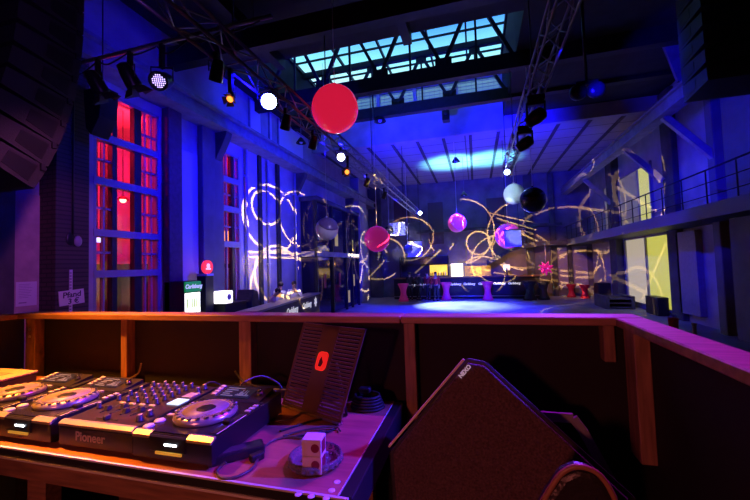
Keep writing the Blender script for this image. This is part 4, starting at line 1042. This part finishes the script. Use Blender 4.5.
# --- mixer
mx = thing('dj_mixer', 'black four channel mixer between two media players, maker name on its front', 'mixer', (-1.276, .944, TZ))
b = MB(); b.prism([(0, .012), (0, .07), (.005, .088), (.409, .094), (.409, .012)], -.1655, .1655, frame((0, 0, 0), (0, 1, 0), (0, 0, 1)))
obj('body', b, black, mx, local=True)
obj('top_plate', MB().prism([(.02, .0893), (.40, .0948), (.40, .0938), (.02, .0883)], -.16, .16, frame((0, 0, 0), (0, 1, 0), (0, 0, 1))), mat('mixer_plate', (.028, .02, .018), .3, noise=.3, scale=30), mx, local=True)
obj('front_lip', MB().prism([(-.003, .076), (-.003, .084), (.01, .092), (.02, .092), (.02, .084)], -.1655, .1655, frame((0, 0, 0), (0, 1, 0), (0, 0, 1))), silver_lip, mx, local=True)
for x in (-.13, .13):
    for y in (.04, .36): obj('foot', MB().cyl((x, y, 0), (x, y, .013), .018, n=12), rubber, mx, local=True)
tm = text_mesh('Pioneer', .043, .0006, frame((-.02, -.0008, .045), (1, 0, 0), (0, 0, 1)), 'lettering', mat('grey_print', (.45, .4, .38), .4), None, 0, .0008)
tm.parent = mx
zt = lambda y: .0895+(y-.02)*.0145
kn_m = mat('knob_rubber', (.05, .045, .045), .4); kn_p = mat('knob_pointer', (.6, .5, .4), .4)
def knob(x, y, r=.0085, h=.02):
    k = obj('knob', MB().lathe([(r*1.1, 0), (r*1.05, .004), (r*.85, .006), (r*.8, h), (r*.6, h+.001), (0, h+.001)], 14, Matrix.Translation((x, y, zt(y)))), kn_m, mx, local=True)
    obj('pointer', MB().box(x-.0014, x+.0014, y-r*.2, y+r*.8, zt(y)+h+.0006, zt(y)+h+.0018).lathe([(r*.55, h+.0009), (r*.5, h+.0014), (0, h+.0014)], 12, Matrix.Translation((x, y, zt(y)))), kn_p, k, local=True)
chx = [-.088, -.040, .008, .056]
for x in chx:
    for y in (.195, .232, .268, .304, .34, .375): knob(x, y)
for y in (.12, .2, .25, .3, .36): knob(-.138, y, .009)
for y in (.06, .1, .33, .37): knob(.128, y, .012)
for x in chx:
    f_ = obj('channel_fader', MB().box(x-.002, x+.002, .085, .165, zt(.1), zt(.16)+.0015), rubber, mx, local=True)
    y = .1+.05*random.random(); obj('fader_cap', MB().prism([(-.012, 0), (.012, 0), (.006, .014), (-.006, .014)], -.008, .008, frame((x, y, zt(y)+.001), (0, 1, 0), (0, 0, 1))), kn_m, f_, local=True)
    obj('cue_button', MB().box(x-.012, x+.012, .17, .18, zt(.17), zt(.17)+.005, .001), mat('amber_button', (.7, .5, .25), .4, emit=(1, .5, .1), es=.25) if 'amber_button' not in MATS else MATS['amber_button'], mx, local=True)
xf = obj('crossfader', MB().box(-.055, .045, .045, .049, zt(.05), zt(.05)+.0015), rubber, mx, local=True)
obj('fader_cap', MB().box(-.012, .002, .036, .058, zt(.05), zt(.05)+.014, .002), kn_m, xf, local=True)
ps = on_z(122, 398, TZ+.095) - Vector((-1.276, .944, TZ))
obj('display', MB().box(.1, .155, .2, .255, zt(.23)-.002, zt(.23)+.003), mat('mixer_display', (.3, .4, .5), .3, emit=(.6, .75, 1), es=1.3), mx, local=True)
for k in range(5): obj('effect_button', MB().box(.103+.0, .15, .27+k*.011, .277+k*.011, zt(.3), zt(.3)+.004), btn_pale, mx, local=True)
# --- shallow tan case at far left
cs = thing('record_case', 'shallow tan topped case at the far left end of the table', 'case', (-2.5, 1.45, TZ))
a = on_z(37, 370.5, TZ+.1)
obj('case_body', MB().box(-2.69, a.x, 1.16, a.y, TZ, TZ+.088, .004), satin, cs)
obj('lid', MB().box(-2.695, a.x+.005, 1.155, a.y+.005, TZ+.088, TZ+.1, .003), mat('tan_board', (.5, .36, .2), .5, noise=.15, scale=8), cs)
obj('lid_recess', MB().box(-2.62, a.x-.08, 1.22, a.y-.06, TZ+.1, TZ+.102, .0008), mat('tan_board_dark', (.36, .24, .13), .55), cs)

# --- slatted laptop stand with a red badge
ls = thing('laptop_stand', 'dark slotted laptop stand tilted up on the table with a glowing red badge', 'laptop stand', (-.66, 1.42, TZ))
BL = Vector((-.844, 1.437, TZ+.006)); BR = Vector((-.522, 1.307, TZ+.006)); TLc = Vector((-.728, 1.433, TZ+.365))
ux = (BR-BL); W = ux.length; uy = (TLc-BL); H = uy.length
LM = frame(BL, ux, uy); uyo = uy.dot(Vector((LM[0][1], LM[1][1], LM[2][1])))
skew = uy.dot(ux.normalized())
S = Matrix(((1, skew/uyo, 0, 0), (0, 1, 0, 0), (0, 0, 1, 0), (0, 0, 0, 1)))
LM = LM @ S; H = uyo
sp2 = MB(); T = .006
sp2.box(0, .012, 0, H, 0, T, M=LM); sp2.box(W-.012, W, 0, H, 0, T, M=LM); sp2.box(W*.36, W*.62, 0, H, 0, T, M=LM)
sp2.box(0, W, 0, .016, 0, T, M=LM); sp2.box(0, W, H-.014, H, 0, T, M=LM)
n = 23
for k in range(n):
    y = .016+(H-.03)*(k+.5)/n
    sp2.box(.01, W*.37, y-.0042, y+.0042, 0, T, M=LM); sp2.box(W*.61, W-.01, y-.0042, y+.0042, 0, T, M=LM)
obj('slotted_plate', sp2, mat('bronze_black_plate', (.17, .10, .06), .4, .3), ls)
def rr_poly(w, h, r, n=6):
    out = []
    for cx, cy, a0 in ((w/2-r, h/2-r, 0), (-w/2+r, h/2-r, 90), (-w/2+r, -h/2+r, 180), (w/2-r, -h/2+r, 270)):
        for k in range(n+1):
            a = math.radians(a0+90*k/n); out.append((cx+r*math.cos(a), cy+r*math.sin(a)))
    return out
BM = LM @ Matrix.Translation((W*.49, H*.60, T))
bg = obj('red_badge', MB().prism(rr_poly(.058, .076, .018), 0, .004, BM), mat('red_lit_badge', (.8, .02, .02), .35, emit=(1, .02, .015), es=.6), ls)
obj('badge_emblem', MB().prism([(-.013, -.022), (.004, -.022), (.011, -.004), (.003, .006), (-.004, .02), (-.012, .004)], .004, .005, BM), mat('dark_red_print', (.15, .01, .01), .5), bg)
hg = MB(); hg.box(0, W, -.004, .004, -.012, T+.004, M=LM)
obj('hinge_rail', hg, alu, ls)
bkM = LM
q0 = LM @ Vector((W*.3, H*.6, -.004)); q1 = LM @ Vector((W*.7, H*.6, -.004))
nrm = Vector((LM[0][2], LM[1][2], LM[2][2])).normalized(); bk2 = -nrm
if bk2.y < 0: bk2 = -bk2
f0 = Vector((q0.x, q0.y, TZ+.006))+Vector((.02, .04, 0)); f1 = Vector((q1.x, q1.y, TZ+.006))+Vector((.02, .04, 0))
obj('support_leg', MB().tube([q0, f0, f1, q1], .005, 8), satin, ls)

# --- ashtray and cigarette packet
gm_ = bpy.data.materials.new('cut_glass'); gm_.use_nodes = True; gb_ = gm_.node_tree.nodes['Principled BSDF']
gb_.inputs['Base Color'].default_value = (1, .85, .8, 1); gb_.inputs['Roughness'].default_value = .06; gb_.inputs['Transmission Weight'].default_value = .85; gb_.inputs['IOR'].default_value = 1.45
ax, ay = -.503, 1.043
at_ = thing('ashtray', 'round cut glass ashtray at the front right corner of the table', 'ashtray', (ax, ay, TZ))
am = MB(); am.lathe([(0, .006), (.055, .006), (.066, .01), (.073, .024), (.076, .028), (.081, .027), (.083, .02), (.077, .004), (.074, 0), (0, 0)], 36)
ao = obj('glass_dish', am, gm_, at_, local=True)
ct = MB()
for k in range(24):
    a = 2*PI*k/24; ct.sphere((.078*math.cos(a), .078*math.sin(a), .014), .009, 8, 5, (1, 1, .9))
obj('cut_facet', ct, gm_, at_, local=True)
ab = MB()
for k in range(16): ab.sphere((random.uniform(-.05, .05), random.uniform(-.05, .05), .008), random.uniform(.003, .008), 6, 4, (1, 1, .6))
as_ = obj('ash', ab, mat('ash', (.4, .33, .33), .9), at_, local=True); as_['kind'] = 'stuff'
ck = thing('cigarette_packet', 'white and red cigarette packet standing in the glass ashtray', 'cigarette packet', (-.484, .995, TZ+.0063), .12)
obj('box', MB().box(-.029, .029, -.024, .024, 0, .05, .001), mat('packet_white', (.75, .62, .60), .45), ck, local=True)
obj('flip_lid', MB().box(-.029, .029, -.024, .024, .0508, .098, .001), MATS['packet_white'], ck, local=True)
rc = mat('packet_red', (.22, .01, .03), .4)
for z in (.027, .074):
    obj('red_roundel', MB().cyl((.011, -.0241, z), (.011, -.0247, z), .0125, n=24), rc, ck, local=True)
    obj('side_panel', MB().box(.0291, .0295, -.018, .018, z-.018, z+.018), rc, ck, local=True)
# --- power brick and cables
pb = thing('power_adapter', 'flat black power adapter lying in front of the rightmost player', 'power adapter', (-.77, 1.02, TZ), .75)
obj('housing', MB().box(-.085, .085, -.03, .03, 0, .028, .005, seg=2), satin, pb, local=True)
obj('label_plate', MB().box(-.04, .03, -.018, .018, .028, .0284), mat('dark_label', (.06, .06, .065), .5), pb, local=True)
def cable(pts, r, m, label, px=True):
    P_ = [on_z(a, b, TZ+r+c) if px else Vector((a, b, c)) for a, b, c in pts]
    o = obj('cable', MB().tube(smooth_path(P_, 7), r, 8), m); tag(o, label, 'cable', 'cables on the booth table'); return o
cab_t = mat('tan_cable', (.09, .07, .06), .4)  # dark tan sheath, paler than the black rubber
cable([(226, 462, .012), (219, 468, 0), (217, 473, 0), (222, 478, 0), (236, 477, 0), (250, 470, 0), (257, 461, 0), (262, 450, 0), (272, 441, 0), (288, 437, 0), (306, 438, 0), (322, 431, 0)], .0042, cab_t, 'thick cable looping in front of the power adapter and back past the ashtray')
fb = thing('ferrite_core', 'black ferrite block on the cable beside the power adapter', 'ferrite core', on_z(257, 460, TZ))
obj('core_shell', MB().box(-.022, .022, -.012, .012, 0, .022, .005, seg=2, M=Matrix.Rotation(1.0, 4, 'Z')), rubber, fb, local=True)
obj('core_clip', MB().box(-.008, .008, -.013, -.0118, .006, .016, M=Matrix.Rotation(1.0, 4, 'Z')), satin, fb, local=True)
cable([(273, 399, 0), (270, 406, 0), (270, 414, 0), (276, 420, 0), (290, 419, 0), (304, 411, 0)], .0035, cab_t, 'cable curling round the right rear corner of the rightmost player')
cable([(280, 431, 0), (296, 426, 0), (312, 421, 0), (329, 419, 0), (338, 425, .0), (330, 431, 0), (314, 434, 0), (296, 437, 0)], .004, rubber, 'black cable coiled under the foot of the laptop stand')
cable([(283, 436, .006), (300, 431, .006), (318, 428, .006), (336, 427, .006), (340, 431, .004)], .0035, cab_t, 'cable crossing the coil in front of the laptop stand')
def back_cable(p, q, mid, r, lab, m=rubber):
    P_ = [Vector(p)] + [Vector(k) for k in mid] + [Vector(q)]
    o = obj('cable', MB().tube(smooth_path(P_, 7), r, 7), m); tag(o, lab, 'cable', 'cables on the booth table')
for i, (p, q, mid, lab) in enumerate((
    ((-1.66, 1.346, TZ+.06), (-1.28, 1.50, TZ+.004), [(-1.62, 1.42, TZ+.06), (-1.5, 1.47, TZ+.005), (-1.4, 1.52, TZ+.005)], 'thin cable behind the middle media player'),
    ((-1.58, 1.346, TZ+.05), (-1.05, 1.47, TZ+.004), [(-1.55, 1.40, TZ+.05), (-1.42, 1.43, TZ+.016), (-1.2, 1.45, TZ+.016)], 'thin cable running behind the mixer to the right'),
    ((-1.35, 1.353, TZ+.05), (-1.7, 1.53, TZ+.004), [(-1.36, 1.40, TZ+.07), (-1.42, 1.5, TZ+.012), (-1.55, 1.55, TZ+.005)], 'cable from the back of the mixer to the left'),
    ((-1.22, 1.353, TZ+.06), (-.86, 1.52, TZ+.004), [(-1.2, 1.42, TZ+.09), (-1.12, 1.5, TZ+.012), (-1.0, 1.53, TZ+.005)], 'cable arching from the mixer to the rear of the table'),
    ((-1.02, 1.342, TZ+.06), (-.9, 1.54, TZ+.03), [(-1.02, 1.40, TZ+.10), (-.98, 1.48, TZ+.11), (-.93, 1.53, TZ+.07)], 'cable arching up behind the rightmost player'),
    ((-.90, 1.342, TZ+.06), (-1.18, 1.56, TZ+.1), [(-.92, 1.40, TZ+.08), (-1.0, 1.48, TZ+.06), (-1.12, 1.54, TZ+.06)], 'cable crossing the others behind the rightmost player'),
    ((-1.98, 1.36, TZ+.05), (-1.75, 1.54, TZ+.12), [(-1.95, 1.44, TZ+.05), (-1.86, 1.5, TZ+.03), (-1.78, 1.54, TZ+.06)], 'cable rising behind the leftmost player'))):
    back_cable(p, q, mid, .0045, lab, rubber if i % 2 else cab_t)
ps_ = thing('power_strip', 'long dark power strip at the rear of the table behind the laptop stand', 'power strip', (-.95, 1.545, TZ))
obj('housing', MB().box(-1.18, -.62, 1.525, 1.57, TZ, TZ+.04, .004), satin, ps_)
for k in range(6): obj('socket', MB().cyl((-1.12+k*.09, 1.5245, TZ+.02), (-1.12+k*.09, 1.521, TZ+.02), .015, n=14), mat('socket_face', (.08, .07, .07), .5) if 'socket_face' not in MATS else MATS['socket_face'], ps_)
bgc = thing('cable_bundle', 'dark heap of coiled cable at the rear right corner of the table', 'cable coil', (-.46, 1.49, TZ))
cc = MB()
for k in range(5): cc.tube(smooth_path([(-.47+.07*(1-.06*k)*math.cos(a), 1.49+.06*(1-.06*k)*math.sin(a), TZ+.008+k*.011) for a in [j*PI/4 for j in range(9)]], 4), .006, 7)
obj('coil', cc, rubber, bgc); obj('plug', MB().box(-.51, -.46, 1.49, 1.52, TZ+.058, TZ+.08, .004), satin, bgc)

# --- monitor loudspeaker on its stand
sk = thing('monitor_speaker', 'big dark monitor speaker tilted on its corner right of the table', 'loudspeaker', (.04, 1.3, 1.4))
SM = frame((0, 1.19, 2.105), (1, 0, 0), (0, .10, 1))      # local x right, y up the face, z towards the room
poly = [(-.042, -.002), (.018, -.012), (.395, -.36), (.40, -.69), (-.28, -.69), (-.30, -.31)]
SM2 = SM
spb = MB(); taper_prism(spb, poly, .3, .76, (.05, -.52), SM2, .008)
obj('cabinet', spb, spk_paint, sk)
inner = [(-.042+.004, -.018), (.012, -.026), (.37, -.36), (.375, -.672), (-.262, -.672), (-.282, -.308)]
gr = MB(); gr.prism(inner, 0, .012, SM2, .004)
g_ = obj('grille', gr, grille_m, sk)
rim = MB()
q0 = SM2 @ Vector((-.05, -.008, .006)); q1 = SM2 @ Vector((-.296, -.29, .006))
rim.bar(q0, q1, .006, .012, (0, -1, 0))
obj('left_edge_highlight', rim, mat('edge_highlight_paint', (.95, .85, .7), .4), sk)  # pale bar painted as the bright highlight along the left edge
ang_ = math.atan2(.30, .27)
text_mesh('NEXO', .0175, .001, SM2 @ Matrix.Translation((-.048, -.044, .0135)) @ Matrix.Rotation(math.radians(48), 4, 'Z'), 'badge_lettering', mat('glowing_white_badge', (.85, .8, .9), .4, emit=(.8, .7, 1), es=.25), sk, 0, .0008)  # badge letters carry an added glow
br_ = [on_y(548, 416.5, 1.36), on_y(573, 418, 1.36), on_y(583, 431, 1.36), on_y(613, 484, 1.36)]
bm3 = MB()
for a, b in zip(br_, br_[1:]): bm3.bar(a, b, .03, .012, (0, 1, 0))
bm3.bar(br_[0], Vector((br_[0].x-.06, 1.36, br_[0].z)), .03, .012, (0, 1, 0)); bm3.bar(br_[-1], Vector((br_[-1].x-.02, 1.36, 1.5)), .03, .012, (0, 1, 0))
obj('mounting_bracket', bm3, steel_blue, sk)
ss = thing('speaker_stand', 'black pole stand under the monitor speaker', 'speaker stand', (.06, 1.3, BF))
obj('top_plate', MB().box(-.12, .24, 1.2, 1.46, 1.385, 1.408), satin, ss); obj('pole', MB().cyl((.06, 1.33, BF+.02), (.06, 1.33, 1.385), .025), satin, ss)
obj('base', MB().box(-.16, .28, 1.16, 1.5, BF, BF+.02, .004), satin, ss)
# --- stool with a rounded padded back, bottom right corner
so_ = thing('bar_stool', 'dark padded stool back at the bottom edge right of the speaker', 'stool', (.27, .86, BF))
e0 = on_y(575, 465, .86)
arc = [(-.115, -.17), (-.09, -.12), (-.06, -.065), (-.03, -.018), (.0, 0), (.03, -.004), (.05, -.022), (.067, -.06), (.078, -.12)]
AM = frame((e0.x, .86, e0.z), (1, 0, 0), (0, 0, 1))
obj('backrest', MB().prism(arc+[(.08, -.35), (-.14, -.35)], -.03, .02, AM, .012), mat('black_leather', (.025, .02, .02), .35, bump=.2, scale=60), so_)
obj('piping', MB().tube(smooth_path([AM @ Vector((x, y+.003, .012)) for x, y in arc], 4), .006, 8), mat('brown_piping', (.35, .17, .1), .4), so_)
bx_ = e0.x-.05
obj('seat', MB().lathe([(0, 0), (.15, 0), (.165, .02), (.165, .05), (.15, .065), (0, .07)], 28, Matrix.Translation((bx_, .7, 1.55))), MATS['black_leather'], so_)
obj('back_post', MB().box(bx_-.02, bx_+.02, .84, .87, 1.57, e0.z-.3), satin, so_)
obj('column', MB().cyl((bx_, .7, BF+.02), (bx_, .7, 1.55), .028), chrome, so_); obj('foot_ring', MB().lathe([(.14, 0), (.152, .01), (.14, .02), (.13, .01)], 28, Matrix.Translation((bx_, .7, 1.15)), closed=True), chrome, so_)
obj('base', MB().lathe([(0, 0), (.19, 0), (.19, .01), (.04, .03), (0, .03)], 28, Matrix.Translation((bx_, .7, BF))), chrome, so_)
#PART6
# ================================================================== LIGHT
BLUE = (.004, .002, 1.0); BLUE2 = (.10, .14, 1.0); ORANGE = (1.0, .27, .015); YEL = (1.0, .62, .16)
# warm work lamp over the booth's left end
add_light('SPOT', 'booth_work_lamp', (-2.5, 1.15, 3.9), (-1.95, .98, 1.8), 1200, ORANGE, 58, .9, .02)
add_light('SPOT', 'booth_warm_fill', (-.9, -2.0, 2.75), (.0, 1.5, 1.75), 95, (1, .19, .16), 70, .6, .1)  # added fill behind the viewpoint for speaker face, posts and apron; no fixture
# blue / violet wash from the lamps on the right truss back onto the booth
add_light('SPOT', 'booth_violet_wash', (1.0, 3.0, 5.5), (-.6, 1.1, 1.8), 620, (.50, .008, .75), 46, .5, .1)
add_light('SPOT', 'booth_blue_wash', (1.3, 7.0, 5.5), (.5, 1.2, 2.1), 1500, (.25, .05, 1.0), 22, .5, .1)
# blue wash over the hall
for i, (l, t, e, s) in enumerate((
    ((-3.3, 4.6, 5.3), (-8, 6.8, 3.4), 420, 90), ((-3.3, 8.0, 5.3), (-8, 9.2, 4.0), 1500, 85), ((-3.3, 11.5, 5.3), (-8, 13.2, 4.8), 1500, 95),
    ((-3.3, 16.0, 5.3), (-8, 21, 4.5), 900, 80), ((-3.3, 9.0, 5.8), (-7.5, 13, 8.0), 2200, 84),
    ((1.3, 6.0, 5.6), (7.5, 13.6, 5.5), 4000, 30), ((1.3, 10.0, 5.6), (7.5, 16.5, 3.4), 2000, 56), ((1.3, 14.5, 5.6), (7.5, 23, 4.0), 900, 70),
    ((-2.5, 12.6, 5.4), (-2.2, 17, 9.0), 3200, 85), ((-3.0, 18, 5.4), (-1, 27, 4), 160, 90), ((.4, 16.5, 5.4), (-1.4, 20.5, 0), 9000, 100),
    ((-3.2, 21.0, 5.3), (-2.0, 21.5, 8.5), 300, 120), ((1.3, 14.6, 6.2), (2.0, 18.8, 8.5), 4200, 80), ((-3.2, 15.0, 5.8), (-3, 18.8, 8.5), 2400, 80),
    )):
    add_light('SPOT', 'blue_wash', l, t, e, BLUE, s, .8, .1)
add_light('SPOT', 'floor_wash', (-3.3, 22.5, 5.2), (-1.2, 21.4, 0), 11000, (.3, .45, 1), 54, .7, .1)
add_light('SPOT', 'ceiling_uplight', (-1.2, 21.8, 5.9), (-1.2, 22.0, 8.5), 1500, (.25, .85, 1.0), 78, .6, .3)
add_light('SPOT', 'white_balloon_fill', (-2.5, 8.6, 4.9), (1.45, 13.6, 4.88), 1500, (.45, .75, 1), 9, .5, .05)  # added lamp, only brightens the white balloon
add_light('SPOT', 'pearl_balloon_fill', (.5, 6.2, 4.9), (-4.48, 10.5, 3.62), 900, (.5, .4, 1), 9, .5, .05)  # added lamp, only lifts the pearl balloon
add_light('SPOT', 'array_violet_fill', (-1.8, 1.2, 4.6), (-5.5, 3.2, 4.8), 90, (.3, .08, 1), 60, .7, .1)  # added violet fill that lifts the left line array out of black
add_light('SPOT', 'left_mauve_fill', (-2.6, 2.2, 4.6), (-7.9, 4.9, 2.4), 420, (.62, .12, .5), 42, .7, .1)  # added fill in place of orange spill and violet on the near left wall
add_light('SPOT', 'ceiling_uplight', (1.0, 21.9, 5.9), (1.0, 22.1, 8.5), 1300, (.20, .8, 1.0), 78, .6, .3)
add_light('POINT', 'side_bar_fill', (-6.6, 11.8, 2.7), None, 45, (1, .75, .8), radius=.08)  # added fill to whiten the shirts; no lamp hangs here
add_light('SPOT', 'booth_side_blue_fill', (2.7, 1.75, 4.2), (-.74, 1.12, 1.85), 2200, (.06, .03, 1), 15, .5, .06)  # unseen lamp added to turn the rightmost player's side blue
add_light('SPOT', 'blue_wash', (-3.0, 4.8, 5.0), (-7.6, 7.5, 7.1), 900, BLUE, 60, .8, .1)
add_light('SPOT', 'blue_wash', (2.2, 6.2, 5.4), (6.0, 12.2, 8.1), 1500, BLUE, 26, .6, .1)
add_light('SPOT', 'screen_fill', (.4, 9.0, 5.0), (2.0, 18.6, 3.75), 2200, (.42, .5, 1), 7, .4, .05)  # added lamp, only brightens the right hanging screen
add_light('SPOT', 'screen_fill', (-2.6, 10.5, 5.0), (-4.35, 22.5, 4.2), 4500, (.5, .55, 1), 10, .4, .05)  # added lamp, only brightens the two left hanging screens
# red room, back bar
for y in (5.2, 8.2, 12.0): add_light('POINT', 'red_room_lamp', (-9.6, y, 6.3), None, 330, (1, .012, .05), radius=.2)
for y in (6.6, 10.4): add_light('POINT', 'red_room_lamp', (-9.2, y, 3.6), None, 25, (1, .012, .09), radius=.2)
add_light('POINT', 'red_room_warm_lamp', (-10.8, 8.6, 1.9), None, 12, (1, .6, .25), radius=.1)
for x in (-3.6, -.2, 2.6): add_light('POINT', 'back_bar_warm_light', (x, 26.2, 2.7), None, 14, (1, .45, .08), radius=.1)
add_light('POINT', 'back_bar_warm_light', (.15, 26.2, 1.9), None, 40, (1, .6, .05), radius=.1)  # added lamp that brightens the yellow panel in place of gobo light
add_light('SPOT', 'corner_amber', (3.2, 20.5, 5.0), (4.8, 27, 1.3), 650, (1, .38, .08), 50, .8, .1)
# moving heads throwing patterned light
g = add_light('SPOT', 'gobo_left_rings', (1.3, 11.2, 5.3), (-8, 13.05, 4.5), 15000, YEL, 60, .1, .006)
gobo(g, [(0, 0, .142, .005), (-.028, .04, .072, .0045), (.03, -.235, .12, .005), (.17, .03, .13, .004), (.06, -.30, .17, .004)], [(-.12, -.155, .22, -.13, .004), (-.12, -.175, .22, -.15, .004)], su=1.45)
g = add_light('SPOT', 'gobo_left_far', (1.2, 14.6, 5.4), (-7.6, 22.5, 3.2), 17000, (1, .72, .4), 40, .1, .006)
gobo(g, [(-.1, .05, .10, .005), (.05, -.05, .13, .005), (.14, .05, .1, .004), (0, .12, .16, .004)], [(-.2, -.2, -.1, .0, .005), (.0, -.22, .07, -.02, .005), (.1, -.22, .2, -.05, .005)])
g = add_light('SPOT', 'gobo_back_ring', (-.3, 15.0, 5.3), (.4, 27, 3.6), 26000, (1, .64, .2), 36, .1, .006)
gobo(g, [(-.015, .02, .068, .0045), (.10, -.1, .16, .0035), (-.12, .1, .2, .0035), (.24, .06, .2, .0035), (.0, -.2, .14, .004)], [(-.26, -.1, -.16, .02, .004), (.12, .12, .3, .02, .0035), (.1, .16, .3, .08, .0035), (.05, .2, .3, .12, .003)])
g = add_light('SPOT', 'gobo_back_right', (-2.8, 19.0, 5.2), (4.2, 27, 2.8), 9500, (1, .56, .14), 50, .1, .006)
gobo(g, [(-.1, 0, .16, .006), (.1, .1, .2, .006), (.2, -.1, .15, .006)], [(-.3, -.12, .3, -.05, .006), (-.3, -.17, .3, -.12, .006), (-.2, .25, .1, .0, .005)])
g = add_light('SPOT', 'gobo_right_wall', (-2.8, 13.0, 5.2), (7.3, 21.5, 3.2), 9000, (1, .62, .2), 52, .1, .006)
gobo(g, [(-.12, .15, .16, .006), (.18, .22, .2, .006), (.05, -.3, .2, .006)], [(-.35, -.16, -.2, .05, .007), (-.36, .04, -.22, -.17, .007), (-.1, -.1, .12, -.2, .007), (-.02, .23, .25, .08, .007), (.1, -.22, .3, -.05, .007), (-.3, .2, 0, .12, .006)])
g = add_light('SPOT', 'gobo_left_yellow', (-2.9, 8.5, 5.0), (-8, 11.7, 2.5), 1600, (1, .6, .01), 16, .2, .006)
gobo(g, [(0, .0, .05, .04), (.05, -.06, .07, .01)], [])
g = add_light('SPOT', 'gobo_back_left', (1.0, 16.5, 5.4), (-4.8, 27, 3.2), 24000, (1, .66, .25), 42, .1, .006)
gobo(g, [(.0, .1, .14, .004), (-.15, 0, .12, .004)], [(-.25, -.14, -.1, .02, .004), (.02, -.12, .18, .0, .005), (.05, -.2, .25, -.1, .004)])

# sky over the roof lantern
w = bpy.data.worlds.new('world'); scn.world = w; w.use_nodes = True
wn = w.node_tree; bgn = wn.nodes['Background']; bgn.inputs['Strength'].default_value = 1.5
tcw = wn.nodes.new('ShaderNodeTexCoord'); sw_ = wn.nodes.new('ShaderNodeSeparateXYZ'); wn.links.new(tcw.outputs['Generated'], sw_.inputs[0])
crw = wn.nodes.new('ShaderNodeValToRGB'); wn.links.new(sw_.outputs['Z'], crw.inputs['Fac']); wn.links.new(crw.outputs['Color'], bgn.inputs['Color'])
els = crw.color_ramp.elements; els[0].position = .30; els[0].color = (.03, .16, .55, 1); els[1].position = 1.0; els[1].color = (.01, .03, .22, 1)
for p_, c_ in ((.40, (.22, .55, .75, 1)), (.455, (.62, 1.0, 1.0, 1)), (.50, (.28, .85, 1.0, 1)), (.56, (.05, .28, .95, 1)), (.66, (.02, .07, .5, 1))):
    e_ = els.new(p_); e_.color = c_

scn.view_settings.view_transform = 'Standard'; scn.view_settings.look = 'None'; scn.view_settings.gamma = 1.0; scn.view_settings.exposure = 0.0
scn.view_settings.use_curve_mapping = False
scn.cycles.use_denoising = True
scn.cycles.max_bounces = 5; scn.cycles.diffuse_bounces = 1; scn.cycles.transparent_max_bounces = 8
scn.cycles.sample_clamp_indirect = 4.0
scn.cycles.caustics_reflective = False; scn.cycles.caustics_refractive = False
